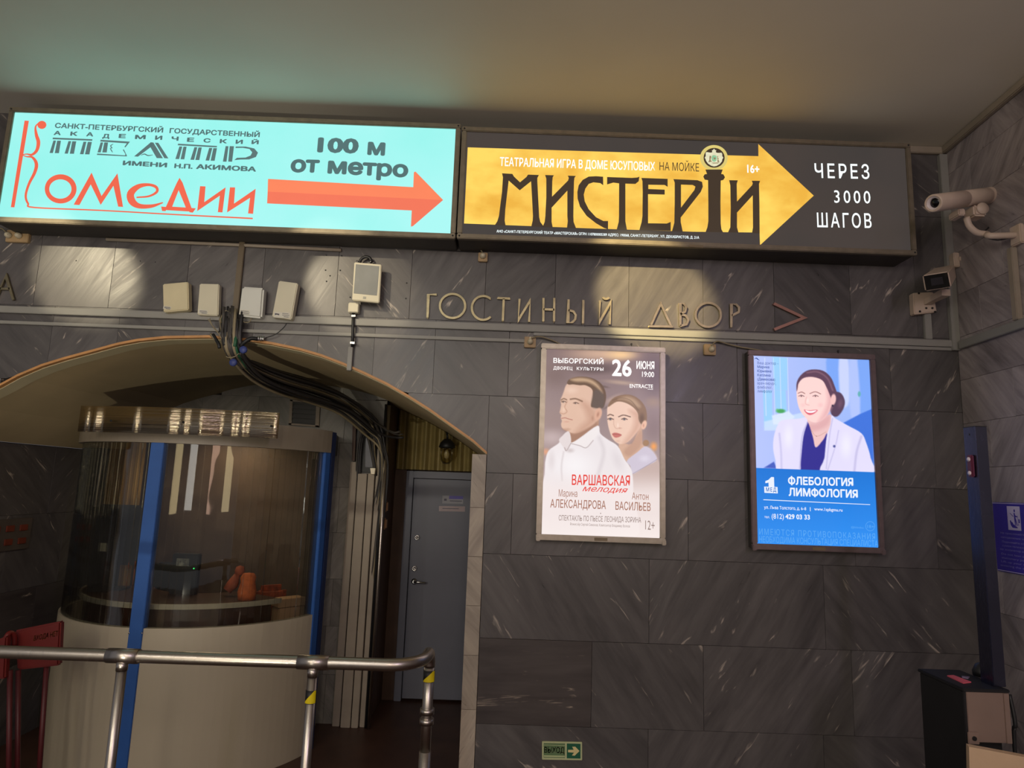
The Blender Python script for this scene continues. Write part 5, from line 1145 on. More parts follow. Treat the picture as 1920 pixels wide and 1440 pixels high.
side(0, RIM, 0.03, 'side_panel', M_BOOTH); side(zf0, zf1, 0.05, 'side_fascia', M_DARKM); side(RIM, zf0, 0.008, 'side_glass', M_GLASS)
pa_ = math.degrees(math.atan2(P(279, 1000, 4.13).y-BC.y, P(279, 1000, 4.13).x-BC.x))
pxs = P(277, 1000, 4.125).x; pang = -math.degrees(math.acos(max(-1, min(1, (pxs-BC.x)/BR))))
def post(a, r, w_, z0, z1, nm='post', m=M_BLUE, d=0.05):
    c, s_ = math.cos(R_(a)), math.sin(R_(a)); mt = Matrix(((-s_, c, 0, BC.x+r*c), (c, s_, 0, BC.y+r*s_), (0, 0, 1, 0), (0, 0, 0, 1)))
    b = MB(); b.box(-w_/2, w_/2, -d, 0.004, z0, z1, 0.003, mt); b.build_rel(nm, m, booth)
post(pang, BR+0.004, 0.082, 0.0, zf0+0.0)
post(A0-1.5, BR+0.004, 0.06, 0.0, zf0); post(A0+2.6, BR+0.004, 0.05, 0.0, zf0+0.15, 'corner_profile', mat('dark_navy_profile', (30, 44, 84), 0.4))
post(A1+3, BR+0.004, 0.07, 0.0, zf0)
for px, py in ((248, 1187), (272, 1187)):
    q = P(px-6, py, 4.115); MB().lathe([(0.005, 0), (0.005, -0.002), (0, -0.003)], tuple(q), 8, 'Y').build_rel('screw', M_SILVER, booth)
# brushed sign strip in front of the fascia
xs0, xs1 = P(147, 790, 4.07).x, P(522, 796, 4.07).x; zs1, zs0 = P(334, 765, 4.0).z, P(334, 814.5, 4.0).z
st_ = empty('metal_sign_strip', ((xs0+xs1)/2, 4.0, zs0), 'curved blank strip of brushed metal across the booth top', 'metal strip')
b = MB(); n = 40
def sx(t_): return xs0+(xs1-xs0)*t_
def sy(t_): return 4.075-0.085*math.sin(math.pi*t_)+0.012*math.sin(6.0*t_*math.pi)*0.35
for i in range(n):
    a_, c_ = i/n, (i+1)/n
    b.hull([(sx(a_), sy(a_), zs0), (sx(c_), sy(c_), zs0), (sx(c_), sy(c_)+0.004, zs0), (sx(a_), sy(a_)+0.004, zs0)], [(sx(a_), sy(a_), zs1), (sx(c_), sy(c_), zs1), (sx(c_), sy(c_)+0.004, zs1), (sx(a_), sy(a_)+0.004, zs1)])
bmesh.ops.remove_doubles(b.bm, verts=list(b.bm.verts), dist=1e-5)
for f in b.bm.faces: f.smooth = True
o = b.build_rel('strip', M_SHEET, st_)
for px, py in ((204, 788), (346, 792), (502, 797)):
    q = P(px, py, 4.0); tt_ = (q.x-xs0)/(xs1-xs0); MB().lathe([(0.007, -0.002), (0.007, -0.006), (0.0, -0.008)], (q.x, sy(tt_), q.z), 10, 'Y').build_rel('screw', M_DARKM, st_)
for tt_ in (0.12, 0.5, 0.88):
    MB().box(sx(tt_)-0.012, sx(tt_)+0.012, sy(tt_)+0.004, BC.y-math.sqrt(max(0.01, (BR+0.012)**2-(sx(tt_)-BC.x)**2))+0.002, zf0+0.06, zf0+0.09).build_rel('bracket', M_DARKM, st_)
b = MB(); b.box(-2.98, -1.38, 5.262, 5.285, 0.0, 2.09, 0.003); b.build_rel('back_panel', mat('brown_panel', (84, 66, 52), 0.6), booth)
# counter and the things inside
b = MB(); n = 30
def ringseg(b, r0, r1, z0, z1, a0, a1, n=30):
    for i in range(n):
        s0, s1 = a0+(a1-a0)*i/n, a0+(a1-a0)*(i+1)/n
        b.hull([bp(s0, r0, z0), bp(s0, r1, z0), bp(s1, r1, z0), bp(s1, r0, z0)], [bp(s0, r0, z1), bp(s0, r1, z1), bp(s1, r1, z1), bp(s1, r0, z1)])
    bmesh.ops.remove_doubles(b.bm, verts=list(b.bm.verts), dist=1e-5); return b
cnt = empty('booth_counter', (BC.x, BC.y-0.6, 0), 'dark wooden counter curving inside the watch booth', 'counter')
ringseg(b, 0.36, 0.80, 0.99, 1.012, -34, -165).build_rel('counter_top', M_WOODD, cnt)
ringseg(MB(), 0.798, 0.812, 0.985, 1.016, -34, -165).build_rel('counter_edge', mat('pale_edge', (170, 160, 140), 0.4), cnt)
ringseg(MB(), 0.74, 0.78, 0.0, 0.985, -38, -160).build_rel('counter_front', M_WOODD, cnt)
def inside(name, label, cat, c): return empty(name, c, label, cat)
m0 = P(218, 1045, 4.75); t = inside('monitor', 'black monitor seen from behind in the left part of the booth', 'monitor', (m0.x, 4.75, 1.012))
q0, q1 = P(190, 945, 4.75), P(262, 1060, 4.75)
MB().box(q0.x, q1.x, 4.73, 4.77, q1.z, q0.z, 0.008).build_rel('housing', M_BLACK, t); MB().box(m0.x-0.03, m0.x+0.03, 4.74, 4.76, 1.02, q1.z+0.04, 0.004).build_rel('stand', M_BLACK, t); MB().box(m0.x-0.10, m0.x+0.10, 4.68, 4.80, 1.0125, 1.025, 0.004).build_rel('foot', M_BLACK, t)
q0, q1 = P(182, 967, 4.60), P(212, 1048, 4.60)
t = inside('desk_phone', 'black intercom with a white sticker, left in the booth', 'intercom', ((q0.x+q1.x)/2, 4.60, 1.012))
MB().box(q0.x, q1.x, 4.585, 4.635, 1.012, q0.z, 0.008).build_rel('body', M_BLACK, t)
q2, q3 = P(188, 1018, 4.58), P(197, 1034, 4.58); MB().box(q2.x, q3.x, 4.583, 4.5855, q3.z, q2.z).build_rel('sticker', M_WHITE, t)
q0, q1 = P(325, 1040, 4.62), P(372, 1066, 4.62); t = inside('small_display', 'small lit display with a green light on the booth counter', 'display', ((q0.x+q1.x)/2, 4.62, 1.012))
MB().box(q0.x, q1.x, 4.61, 4.66, 1.012, q0.z+0.01, 0.006).build_rel('housing', M_BLACK, t)
q2, q3 = P(331, 1047, 4.605), P(353, 1062, 4.605); MB().box(q2.x, q3.x, 4.607, 4.61, q3.z, q2.z).build_rel('screen', glow('dim_screen', (104, 98, 80), 0.6, 0.4, 40, (30, 30, 28)), t)
q2 = P(363, 1066, 4.605); MB().lathe([(0, -.004), (.004, -.002), (.004, .002), (0, .004)], (q2.x, 4.607, q2.z), 10, 'Y').build_rel('indicator', glow('green_led', (60, 230, 110), 2.0), t)
# chair
t = inside('office_chair', 'black office chair inside the booth behind the blue post', 'chair', tuple(Vector((P(300, 1150, 4.75).x, 4.80, 0))))
cx_ = P(285, 1150, 4.75).x
pr = [(-0.22, 0), (-0.24, 0.25), (-0.19, 0.45), (-0.08, 0.52), (0.08, 0.52), (0.19, 0.45), (0.24, 0.25), (0.22, 0)]
b = MB(); b.prism([(cx_+a, 0.66+c) for a, c in pr], 4.90, 4.96); bmesh.ops.bevel(b.bm, geom=list(b.bm.edges), offset=0.018, segments=2, affect='EDGES', clamp_overlap=True); b.build_rel('backrest', M_BLACK, t)
b = MB(); b.box(cx_-0.23, cx_+0.23, 4.55, 4.94, 0.46, 0.54, 0.03); b.build_rel('seat', M_BLACK, t)
MB().tube([(cx_, 4.74, 0.06), (cx_, 4.74, 0.46)], 0.028, 12).build_rel('column', M_DARKM, t)
for k in range(5):
    a = 2*math.pi*k/5; MB().tube([(cx_, 4.74, 0.09), (cx_+0.26*math.cos(a), 4.74+0.26*math.sin(a), 0.05), (cx_+0.27*math.cos(a), 4.74+0.27*math.sin(a), 0.02)], 0.016, 8).build_rel('foot', M_DARKM, t)
MB().box(cx_-0.03, cx_+0.03, 4.93, 4.965, 0.50, 0.72, 0.005).build_rel('back_support', M_DARKM, t)
# orange cloth, box and patterned bag on the right
o_ = P(460, 1055, 4.55); b = MB()
b.lathe([(0.0, 0.0), (0.055, 0.0), (0.06, 0.05), (0.045, 0.11), (0.05, 0.14), (0.035, 0.165), (0.0, 0.17)], (P(468, 1060, 4.52).x, 4.52, 1.012), 14)
M_ORC = mat('orange_cloth', (196, 96, 40), 0.8, var=0.25, scale=30)
o = b.build('cloth_bundle', M_ORC, loc=(P(468, 1060, 4.52).x, 4.52, 1.012)); tag(o, 'small upright orange cloth bundle on the booth counter', 'cloth')
b = MB(); xq = P(450, 1040, 4.66).x; b.tube([(xq-0.05, 4.62, 1.045), (xq-0.02, 4.64, 1.09), (xq+0.0, 4.65, 1.15)], [0.03, 0.04, 0.02], 12); b.lathe([(0, 0), (0.028, 0.01), (0.034, 0.035), (0.024, 0.06), (0, 0.068)], (xq+0.01, 4.66, 1.14), 14)
o = b.build('cloth_doll', mat('rust_cloth', (150, 70, 40), 0.8, var=0.3, scale=20), loc=(xq, 4.65, 1.012)); tag(o, 'rust coloured cloth figure left of the orange bundle on the counter', 'cloth figure')
q0 = P(533, 1158, 4.66); 
def rz_box(b, cx, cy, w_, d_, z0, z1, a, bev=0.004):
    mt = Matrix.Translation((cx, cy, 0)) @ Matrix.Rotation(R_(a), 4, 'Z'); b.box(-w_/2, w_/2, -d_/2, d_/2, z0, z1, bev, mt); return b
sh = empty('booth_shelf', (-1.56, 4.86, 0), 'low dark shelf unit in the right end of the booth', 'shelf')
rz_box(MB(), -1.60, 4.82, 0.36, 0.22, 0.0, 0.80, 50).build_rel('body', M_WOODD, sh)
t = empty('cardboard_box', (-1.47, 4.78, 0.80), 'white and cream box with a lid behind the glass at the booth right end', 'box')
rz_box(MB(), -1.47, 4.78, 0.19, 0.10, 0.801, 0.93, 46).build_rel('body', mat('cream_card', (205, 165, 125), 0.6), t)
rz_box(MB(), -1.47, 4.78, 0.20, 0.11, 0.935, 0.99, 46).build_rel('lid', mat('cream_card', (205, 165, 125), 0.6), t)
b = MB(); rz_box(b, -1.62, 4.84, 0.22, 0.10, 0.801, 1.06, 40, 0.04)
o = b.build('patterned_bag', mat('rust_pattern', (150, 64, 30), 0.7, var=0.6, scale=40), loc=(-1.62, 4.84, 0.80)); tag(o, 'rust coloured patterned bag left of the cream box in the booth', 'bag')
l = bpy.data.lights.new('booth_fill', 'AREA'); l.size = 0.4; l.energy = 4.2; l.color = (1.0, 0.78, 0.5); lo = bpy.data.objects.new('booth_fill', l); COL.objects.link(lo); lo.location = (-2.1, 4.95, 2.09)  # fill light added to brighten the booth interior, no fixture
# white rod, tan curtain behind
xr_, = (P(185, 890, 4.6).x,)
pipe('light_rod', [(xr_+0.01, 4.6, P(190, 870, 4.6).z+0.18), (xr_, 4.6, P(176, 950, 4.6).z)], 0.006, mat('white_rod', (226, 220, 214), 0.4), 'thin white rod hanging inside the booth, at its left side', 'rod')
xc0, xc1 = P(192, 950, 4.93).x, P(262, 950, 4.93).x
b = MB(); n = 40
for i in range(n):
    a_, c_ = xc0+(xc1-xc0)*i/n, xc0+(xc1-xc0)*(i+1)/n; ya, yc = 4.93+0.014*math.sin(i*0.9), 4.93+0.014*math.sin((i+1)*0.9)
    b.hull([(a_, ya, 1.0), (c_, yc, 1.0), (c_, yc+0.003, 1.0), (a_, ya+0.003, 1.0)], [(a_, ya, 2.08), (c_, yc, 2.08), (c_, yc+0.003, 2.08), (a_, ya+0.003, 2.08)])
bmesh.ops.remove_doubles(b.bm, verts=list(b.bm.verts), dist=1e-6)
o = b.build('curtain', mat('mustard_curtain', (186, 146, 84), 0.8), loc=((xc0+xc1)/2, 4.93, 1.0)); tag(o, 'mustard curtain strip at the back of the booth, left side', 'curtain')

# ------------------------------------------------------------------ tubular railing
YR = 2.80; zr_ = P(740, 1247, YR).z; r_ = 0.0245
rail = empty('tube_railing', (P(228, 1300, YR).x, YR, 0), 'polished steel tube railing in front of the watch booth', 'railing')
xe = P(752, 1247, YR).x; pe = P(810, 1213, 3.14)
path = [(-3.4, YR, zr_), (-2.4, YR, zr_), (-1.4, YR, zr_), (xe-0.06, YR, zr_)]
bx, by = pe.x, 3.14
bend = [(xe-0.06, YR, zr_)]
for k in range(1, 9):
    a = R_(90*k/8); bend.append((xe-0.06+(bx-xe+0.06)*math.sin(a), YR+0.16*(1-math.cos(a)), zr_))
down = [(bx, YR+0.20, zr_)]
for k in range(1, 9):
    a = R_(90*k/8); down.append((bx, YR+0.20+0.07*math.sin(a), zr_-0.07*(1-math.cos(a))))
MB().tube(path+bend[1:]+down, r_, 20).build_rel('top_rail', M_TUBE, rail)
yp = YR+0.27
MB().tube([(bx, yp, zr_-0.068), (bx, yp, 0.62)], 0.023, 18).build_rel('end_post', M_TUBE, rail)
MB().tube([(bx, yp, 0.0), (bx, yp, 0.66)], 0.026, 18).build_rel('end_post_sleeve', M_TUBE, rail)
for z in (P(795, 1333, yp).z, P(795, 1352, yp).z): MB().tube([(bx, yp, z-0.012), (bx, yp, z+0.012)], 0.031, 18).build_rel('collar', M_TUBE, rail)
for px in (230, 588):
    x = P(px, 1240, YR).x
    MB().tube([(x-0.062, YR, zr_), (x+0.062, YR, zr_)], 0.0285, 20).build_rel('tee_sleeve', M_TUBE, rail)
    MB().tube([(x, YR, zr_-0.02), (x, YR, zr_-0.055)], 0.022, 16).build_rel('tee_neck', M_TUBE, rail)
    MB().tube([(x, YR, 0.0), (x, YR, zr_-0.03)], 0.0195, 18).build_rel('post', M_TUBE, rail)
    MB().lathe([(0.05, 0.0), (0.05, 0.006), (0.03, 0.012), (0.02, 0.02)], (x, YR, 0.0), 18).build_rel('floor_flange', M_TUBE, rail)
def tape(x, y, r, z0, z1, nm):
    b = MB(); b.tube([(x, y, z0), (x, y, z1)], r, 20); b.build_rel('tape', M_BLACK, rail)
    b = MB(); n = 14; L_, U_ = [], []
    for i in range(n+1):
        a = R_(-150+130*i/n); f = i/n; L_.append((x+(r+0.001)*math.cos(a), y+(r+0.001)*math.sin(a), z0+0.001)); U_.append((x+(r+0.001)*math.cos(a), y+(r+0.001)*math.sin(a), z0+0.004+(z1-z0-0.004)*min(1, f*1.25)))
    vl = [b.bm.verts.new(p_) for p_ in L_]; vu = [b.bm.verts.new(p_) for p_ in U_]
    for i in range(n): b.bm.faces.new((vl[i], vl[i+1], vu[i+1], vu[i]))
    o = b.build_rel('yellow_stripe', M_YEL, rail)
x = P(588, 1240, YR).x; tape(x, YR, 0.0215, P(583, 1317, YR).z, P(585, 1293, YR).z, 'a')
tape(bx, yp, 0.0255, P(803, 1277, yp).z, P(805, 1256, yp).z, 'b')

# red folding barrier beside the booth
rb = empty('folding_barrier', tuple(Vector((P(60, 1300, 3.75).x, 3.78, 0))), 'red folding barrier with faded yellow writing, left of the booth', 'barrier')
VR = View(0, 1140, 4.8)
def q3(x, y, Y): return P(*VR.px(x, y), Y)
o = plate_quad(VR, [(125, 205), (545, 120), (525, 520), (150, 560)], 3.80, 3.84, 'panel', M_RED, rb, 0.008)
o = plate_quad(VR, [(-60, 300), (60, 250), (40, 640), (-60, 640)], 3.70, 3.74, 'panel', M_RED, rb, 0.008)
MB().tube(smooth_path([q3(40, 330, 3.74), q3(60, 260, 3.73), q3(90, 225, 3.75), q3(125, 250, 3.77), q3(130, 340, 3.78)], 4), 0.014, 10).build_rel('hinge_loop', M_RED, rb)
for a_, Y in ((90, 3.74), (165, 3.79)):
    top = q3(a_, 560, Y); MB().tube([top, (top.x+0.10, Y, 0.02)], 0.013, 10).build_rel('leg', mat('faded_red', (84, 26, 30), 0.5), rb)
top = q3(420, 520, 3.83); MB().tube([top, (top.x+0.05, 3.83, 0.02)], 0.013, 10).build_rel('leg', mat('faded_red', (84, 26, 30), 0.5), rb)
pr_ = Plane(VR, 3.799)
put('lettering', [pr_.text('ВХОДА НЕТ', 300, 298, 520, 250, 46, 0.02)], mat('faded_yellow', (176, 116, 40), 0.5), rb)

# ------------------------------------------------------------------ security cameras
Yf_, Yr_ = 3.02, 3.34
cf, cr = P(1750, 381, Yf_), P(1872, 364, Yr_)
ax = (cr-cf).normalized(); rr = 0.043
cm = empty('bullet_camera', tuple(P(1905, 442, 3.3)), 'large white bullet security camera on a curved wall arm', 'camera')
def along(prof, c, ax_, seg=28, cap=True):
    b = MB(); q = Vector((0, 0, 1)).rotation_difference(ax_)
    rings = []
    for r, h in prof:
        rings.append([b.bm.verts.new(Vector(c)+q @ Vector((r*math.cos(2*math.pi*k/seg), r*math.sin(2*math.pi*k/seg), h))) for k in range(seg)])
    for i in range(len(rings)-1):
        for k in range(seg):
            f = b.bm.faces.new((rings[i][k], rings[i+1][k], rings[i+1][(k+1) % seg], rings[i][(k+1) % seg])); f.smooth = True
    if cap and prof[0][0] > 1e-4: b.bm.faces.new(rings[0])
    if cap and prof[-1][0] > 1e-4: b.bm.faces.new(rings[-1][::-1])
    return b
Lc = (cr-cf).length
# front ring faces left and a little towards the viewer
along([(0.0, 0.03), (rr-0.012, 0.03), (rr-0.010, -0.002), (rr-0.004, -0.003), (rr, 0.004), (rr, Lc*0.42), (rr-0.0015, Lc*0.42+0.002), (rr-0.0015, Lc*0.44), (rr, Lc*0.44+0.002), (rr, Lc*0.78), (rr-0.002, Lc*0.785), (rr-0.002, Lc*0.8), (rr, Lc*0.805), (rr, Lc-0.01), (rr-0.01, Lc), (0, Lc)], cf, ax).build_rel('housing', M_CAMW, cm)
along([(rr-0.0115, 0.002), (0.024, 0.006), (0.023, 0.022)], cf, ax, 28, False).build_rel('front_bezel', mat('camera_bezel', (214, 204, 200), 0.35), cm)
along([(0.0, 0.014), (0.015, 0.016), (0.0235, 0.019), (0.0235, 0.024)], cf, ax).build_rel('lens', M_LENS, cm)
j0 = P(1803, 397, 3.16); j1 = P(1826, 396, 3.2)
b = MB(); b.box(j1.x-0.035, j1.x+0.03, 3.15, 3.23, j1.z-0.045, j1.z+0.012, 0.008); b.build_rel('swivel_block', M_CAMW, cm)
along([(0, -0.004), (0.03, -0.004), (0.03, 0.004), (0, 0.004)], (j1.x+0.006, 3.146, j1.z-0.008), Vector((0, 1, 0)), 20).build_rel('swivel_disc', M_CAMW, cm)
b = MB(); b.box(j0.x-0.022, j0.x+0.014, 3.15, 3.23, j0.z-0.022, j0.z+0.014, 0.005); b.build_rel('cable_gland', M_CAMW, cm)
d_ = ray(1908, 441); tw = (NRM@(CORN-CAM)-0.012)/(NRM@d_); pw = Vector(CAM+d_*tw)
apts = [P(1812, 408, 3.19), P(1818, 424, 3.19), P(1832, 436, 3.19), P(1850, 439, 3.18), pw+Vector((-0.12, 0.02, 0.0)), pw]
MB().tube(smooth_path(apts, 5), 0.0155, 16).build_rel('arm', M_CAMW, cm)
b = MB(); b.box(pw.x-0.014, pw.x+0.012, pw.y-0.035, pw.y+0.035, pw.z-0.05, pw.z+0.05, 0.005); b.build_rel('wall_flange', M_CAMW, cm)
pc = [cr+Vector((0.0, 0, -0.01)), P(1882, 385, 3.36), P(1872, 408, 3.36), P(1850, 430, 3.32), P(1840, 440, 3.27), P(1870, 450, 3.22), pw]
MB().tube(smooth_path(pc, 5), 0.004, 8).build_rel('cable', M_CAB1, cm)
# boxy camera
VX = View(1660, 200, 2.88)
cm = empty('box_camera', tuple(P(*VX.px(215, 1065), YW)), 'boxy white security camera with a dark face, low in the corner', 'camera')
f4 = [P(*VX.px(x, y), 3.36) for x, y in ((199, 912), (340, 890), (357, 975), (214, 998))]
bk = [P(*VX.px(x, y), 3.58) for x, y in ((262, 872), (372, 852), (384, 925), (275, 945))]
b = MB(); b.hull([tuple(v) for v in f4], [tuple(v) for v in bk]); bmesh.ops.bevel(b.bm, geom=list(b.bm.edges), offset=0.006, segments=2, affect='EDGES', clamp_overlap=True); b.build_rel('housing', M_CAMW, cm)
ctr = sum(f4, Vector())/4
ff = [ctr+(v-ctr)*0.90+Vector((0, -0.0015, 0)) for v in f4]; fb = [v+Vector((0, 0.004, 0)) for v in ff]
b = MB(); b.hull([tuple(v) for v in ff], [tuple(v) for v in fb]); b.build_rel('dark_face', M_LENS, cm)
ff2 = [ctr+(v-ctr)*0.45+Vector((0, -0.003, 0)) for v in f4]; fb = [v+Vector((0, 0.003, 0)) for v in ff2]
b = MB(); b.hull([tuple(v) for v in ff2], [tuple(v) for v in fb]); b.build_rel('lens_window', mat('lens_window', (40, 38, 44), 0.2), cm)
plate_quad(VX, [(150, 1005), (262, 1000), (280, 1108), (157, 1122)], YW-0.045, YW-0.0005, 'base_plate', M_CAMW, cm, 0.005)
for x, y in ((180, 1008), (268, 1108), (186, 1106), (220, 1088), (253, 1088)):
    q = P(*VX.px(x, y), YW-0.046); MB().lathe([(0.006, 0), (0.006, -0.003), (0, -0.003)], tuple(q), 10, 'Y').build_rel('bolt', M_DARKM, cm)
a_, c_ = P(*VX.px(225, 1055), YW-0.05), P(*VX.px(320, 1005), 3.47)
b = MB(); w_ = 0.016; b.hull([(a_.x-w_, a_.y, a_.z-w_), (a_.x+w_, a_.y, a_.z-w_), (a_.x+w_, a_.y, a_.z+w_), (a_.x-w_, a_.y, a_.z+w_)], [(c_.x-w_, c_.y, c_.z-w_), (c_.x+w_*2, c_.y, c_.z-w_), (c_.x+w_*2, c_.y, c_.z+w_*1.3), (c_.x-w_, c_.y, c_.z+w_*1.3)]); b.build_rel('arm', M_CAMW, cm)
t = empty('junction_box', tuple(P(*VX.px(395, 838), YW)), 'small pale junction box on the corner above the boxy camera', 'junction box')
q = P(*VX.px(385, 838), YW-0.03); MB().box(q.x-0.045, min(q.x+0.035, XC-0.004), YW-0.075, YW-0.031, q.z-0.045, q.z+0.04, 0.004).build_rel('box', M_CAMW, t)
MB().box(q.x-0.02, q.x+0.005, YW-0.085, YW-0.075, q.z-0.012, q.z+0.012, 0.002).build_rel('latch', M_CAMW, t)

# ------------------------------------------------------------------ cabinet, post and notices on the right
YCf = 2.60; c0 = P(1805, 1290, YCf); ct = c0.z; c1_ = P(1890, 1297, YCf)
cab = empty('steel_cabinet', (c0.x, YCf, 0), 'dark and steel waist-high cabinet at the right edge', 'cabinet')
cxr = c1_.x; cyb = 2.86
MB().box(c0.x, c0.x+0.012, YCf, cyb, 0, ct-0.012, 0.002).build_rel('side_panel', M_BLACK, cab)
zfb = P(1833, 1392, YCf).z
MB().box(c0.x+0.012, cxr, YCf+0.0, YCf+0.012, zfb, ct-0.012, 0.002).build_rel('front_panel', M_STEEL, cab)
MB().box(cxr-0.02, cxr, YCf-0.004, YCf, zfb, ct-0.014, 0.001).build_rel('edge_strip', M_STEEL, cab)
MB().box(c0.x+0.012, cxr+0.0, YCf+0.05, cyb, 0, ct-0.013, 0.002).build_rel('core', M_DARKM, cab)
MB().box(c0.x-0.004, cxr+0.004, YCf-0.006, cyb+0.01, ct-0.012, ct, 0.003).build_rel('top', M_BLACK, cab)
MB().box(c0.x+0.004, c0.x+0.045, YCf-0.008, YCf-0.001, zfb-0.005, zfb+0.037, 0.002).build_rel('lug', M_STEEL, cab)
MB().tube([(c0.x+0.025, YCf-0.012, zfb+0.016), (c0.x+0.025, YCf-0.006, zfb+0.016)], 0.008, 14).build_rel('bolt', M_DARKM, cab)
def leaflet(q, label, m, z):
    pts = []
    for x, y in q:
        d = ray(x, y); t_ = (z-1.8)/d[2]; pts.append(Vector(CAM+d*t_))
    b = MB(); b.hull([tuple(v) for v in pts], [tuple(v+Vector((0, 0, 0.004))) for v in pts]); c = sum(pts, Vector())/len(pts)
    return tag(b.build('leaflet', m, loc=tuple(c)), label, 'leaflet')
leaflet([(1776, 1268), (1788, 1267.5), (1821, 1280), (1806, 1282)], 'pink leaflet lying on the dark cabinet top', mat('pink_paper', (214, 96, 110), 0.6), ct)
leaflet([(1803, 1269), (1818, 1270.5), (1815, 1273), (1804, 1271)], 'small grey paper scrap behind the pink leaflet', mat('grey_paper', (120, 104, 130), 0.6), ct)
q = P(1841, 1272, 2.78); b = MB(); b.lathe([(0.03, 0), (0.032, 0.02), (0.02, 0.045), (0.0, 0.055)], (q.x, 2.78, ct), 14); b.build_rel('knob', M_BLACK, cab)
xl_ = P(1860, 1288, 2.64).x; zt_ = P(1832, 800, 2.64).z
pst = empty('steel_post', (xl_+0.03, 2.66, ct), 'tall square steel post standing on the cabinet, tinted blue by the poster', 'post')
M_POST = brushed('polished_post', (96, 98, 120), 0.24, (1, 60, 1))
MB().box(xl_, xl_+0.048, 2.63, 2.70, ct, zt_, 0.002).build_rel('column', M_POST, pst)
MB().box(xl_-0.0005, xl_+0.0485, 2.6295, 2.7005, zt_-0.0005, zt_+0.002).build_rel('cap', M_DARKM, pst)
za_, zb_ = P(1836, 853, 2.64).z, P(1838, 895, 2.64).z
MB().box(xl_-0.014, xl_, 2.645, 2.672, zb_, za_, 0.004).build_rel('sensor', mat('maroon_plastic', (96, 34, 60), 0.35), pst)
for z in (za_-0.018, zb_+0.016): MB().lathe([(0.009, -0.001), (0.009, -0.004), (0, -0.006)], (xl_-0.013, 2.658, z), 12, 'X').build_rel('sensor_eye', mat('sensor_eye', (224, 208, 214), 0.3), pst)
MB().lathe([(0.004, -0.0005), (0.0, -0.001)], (xl_, 2.665, zt_-0.03), 10, 'X').build_rel('hole', M_BLACK, pst)
o = MB().tube(smooth_path([(cxr+0.012, YCf+0.01, ct-0.02), (cxr+0.018, YCf, ct-0.12), (cxr+0.016, YCf+0.01, ct-0.24), (cxr+0.03, YCf+0.02, 0.0)], 6), 0.007, 8).build('cord', M_BLACK, loc=(cxr, YCf, 0)); tag(o, 'black cord hanging down the right side of the steel cabinet', 'cord')
# beige board
bq = [P(1817, 1400, 2.50), P(1960, 1427, 2.42), P(1975, 1560, 2.42), P(1820, 1560, 2.50)]
b = MB(); b.hull([tuple(v) for v in bq], [(v.x+0.01, v.y+0.03, v.z) for v in bq]); o = b.build('beige_board', mat('beige_board', (196, 166, 134), 0.6, var=0.08), loc=tuple(bq[3])); tag(o, 'beige board sloping across the lower right corner', 'board')
# blue notice on the right wall
def rquad(q, off): return [RWl(x, y, off) for x, y in q]
s0, z1_ = RW(1863, 941.5); s1 = RW(1925, 943)[0]; z0_ = RW(1874, 1070)[1]
s1 = s0+0.62*1.0
s0a = (RW(1863, 942)[0]+RW(1874, 1070)[0])/2; s1 = s0a+0.30
nb = empty('info_notice', (0, 0, 0), 'blue notice with a white escalator pictogram on the right wall', 'notice')
nb.location = (CORN+DU*s0a).tolist()[:2]+[z0_]; nb.rotation_euler = (0, 0, RZ); SW = s1-s0a; SH = z1_-z0_
MB().box(0, SW, -0.008, -0.0005, 0, SH, 0.001).build('board', M_PURP, nb)
M_NW = mat('notice_white', (206, 196, 224), 0.5)
MB().box(0, SW, -0.0095, -0.008, SH-0.006, SH-0.003).build('line', M_NW, nb); MB().box(0.005, SW, -0.0095, -0.008, 0.004, 0.007).build('line', M_NW, nb)
px_, pz_ = SW*0.36, SH*0.615; pw_, ph_ = SW*0.30, SH*0.335
VNn = 9.0                                # pictogram drawn in its own magnified frame: (220..530, 155..585)
def npt(x, y): return (px_+(x-222)/310*pw_, pz_+(585-y)/430*ph_)
def npoly(polys, y, nm, m):
    me = flat_mesh(polys, lambda a, c: Vector((npt(a, c)[0], y, npt(a, c)[1]))); return link(nm, me, m, nb)
npoly([[(218, 155), (532, 155), (532, 590), (218, 590)]], -0.0088, 'pictogram_field', M_NW)
npoly([ell(401, 236, 18, 27, 20)], -0.0094, 'pictogram', M_PURP)
npoly([[(380, 275), (405, 272), (415, 320), (465, 338), (466, 352), (412, 350), (430, 400), (458, 505), (440, 508), (412, 420), (416, 510), (398, 510), (385, 390)]], -0.0094, 'pictogram', M_PURP)
npoly([[(292, 276), (368, 336), (364, 350), (290, 286)]], -0.0094, 'pictogram', M_PURP)
npoly([[(272, 418), (300, 414), (308, 440), (345, 455), (352, 485), (385, 490), (395, 512), (430, 520), (462, 545), (420, 550), (328, 545), (290, 500)]], -0.0094, 'pictogram', M_PURP)
npoly([[(483, 385), (512, 385), (515, 455), (486, 455)]], -0.0094, 'pictogram', M_PURP); npoly([ell(480, 488, 10, 12, 14)], -0.0094, 'pictogram', M_PURP)
npoly([[(462, 320), (468, 320), (478, 480), (472, 480)]], -0.0094, 'pictogram', M_PURP)
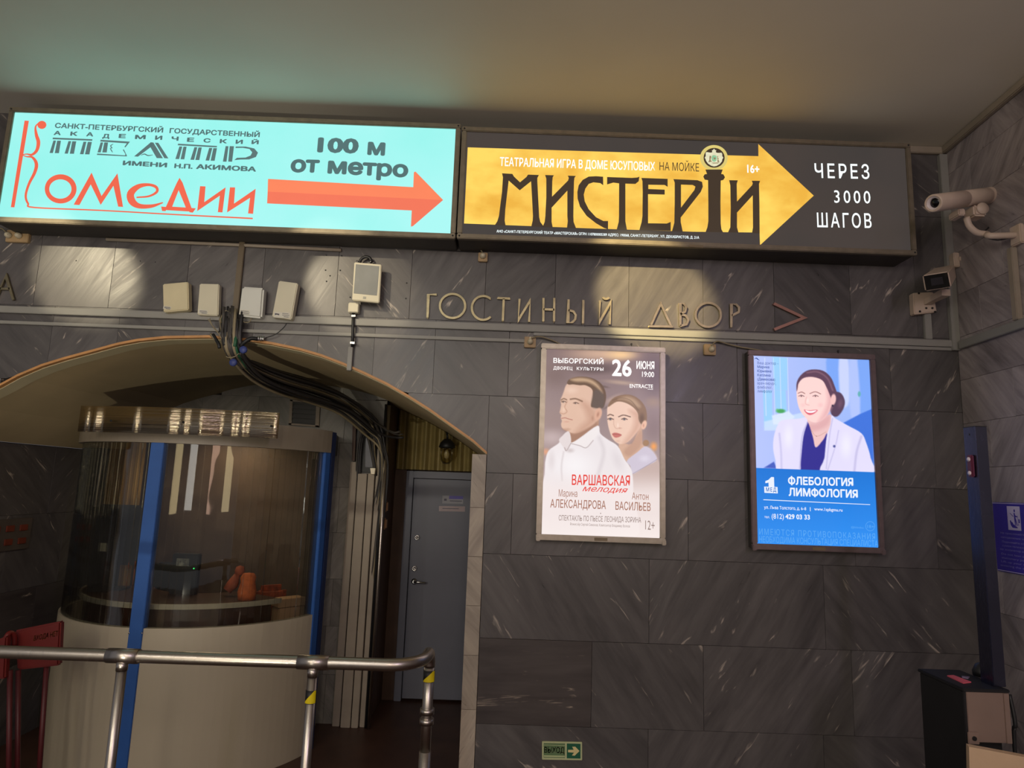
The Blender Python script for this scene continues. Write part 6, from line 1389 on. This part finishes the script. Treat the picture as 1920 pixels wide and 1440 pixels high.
lines = ['Не прислоняйтесь к', 'неподвижным частям', 'Поднимайте колёса', 'сумки-тележки при', 'на эскалатор и сходя', 'Do not lean against', 'stationary parts of', 'Lift up your trolley', 'entering the escalator']
ys = [0.545, 0.485, 0.420, 0.365, 0.310, 0.245, 0.190, 0.135, 0.080]
ms = []
for l_, f_ in zip(lines, ys):
    w_ = SW*(0.04*len(l_)); xa = max(0.03, SW*0.52-w_/2); zc = SH*f_
    ms.append(text_mesh(l_, lambda u, v, xa=xa, w_=w_, zc=zc: Vector((xa+u*w_, -0.0094, zc+v*SH*0.026)), 0.0))
me = join_meshes(ms); link('lettering', me, mat('notice_lilac', (150, 140, 206), 0.5), nb)
# green exit sign
VE = View(1000, 1380, 1920/110)
ex = empty('exit_sign', tuple(P(1054, 1408, YW)), 'small green exit sign with a white arrow low on the dark wall', 'exit sign')
plate_quad(VE, [(285, 180), (1598, 205), (1600, 800), (285, 778)], YW-0.010, YW-0.0005, 'board', mat('pale_green_plastic', (190, 196, 150), 0.5, var=0.04), ex, 0.002)
pe_ = Plane(VE, YW-0.0108); M_EG = mat('exit_green', (20, 92, 64), 0.5); M_EP = mat('exit_pale', (190, 200, 150), 0.5)
put('green_field', pe_.poly([[(1095, 245), (1545, 255), (1545, 740), (1095, 730)]]), M_EG, ex)
put('text_field', pe_.poly([[(338, 232), (1040, 245), (1036, 720), (336, 705)]]), mat('exit_mid_green', (96, 124, 84), 0.5), ex)
put('arrow', pe_.poly([[(1135, 450), (1320, 450), (1270, 350), (1370, 345), (1510, 490), (1350, 645), (1262, 632), (1330, 545), (1135, 530)]], 0.0006), mat('exit_arrow', (226, 210, 150), 0.5), ex)
put('lettering', [pe_.text('ВЫХОД', 350, 550, 1018, 562, 190, 0.025, 1.0, 0.0006)], M_EP, ex)
put('stripe', [pe_.poly([[(345, 285), (1030, 300), (1030, 318), (345, 300)]], 0.0006)], M_EP, ex); put('stripe', [pe_.poly([[(345, 630), (1030, 645), (1030, 690), (345, 680)]], 0.0006)], M_EP, ex)
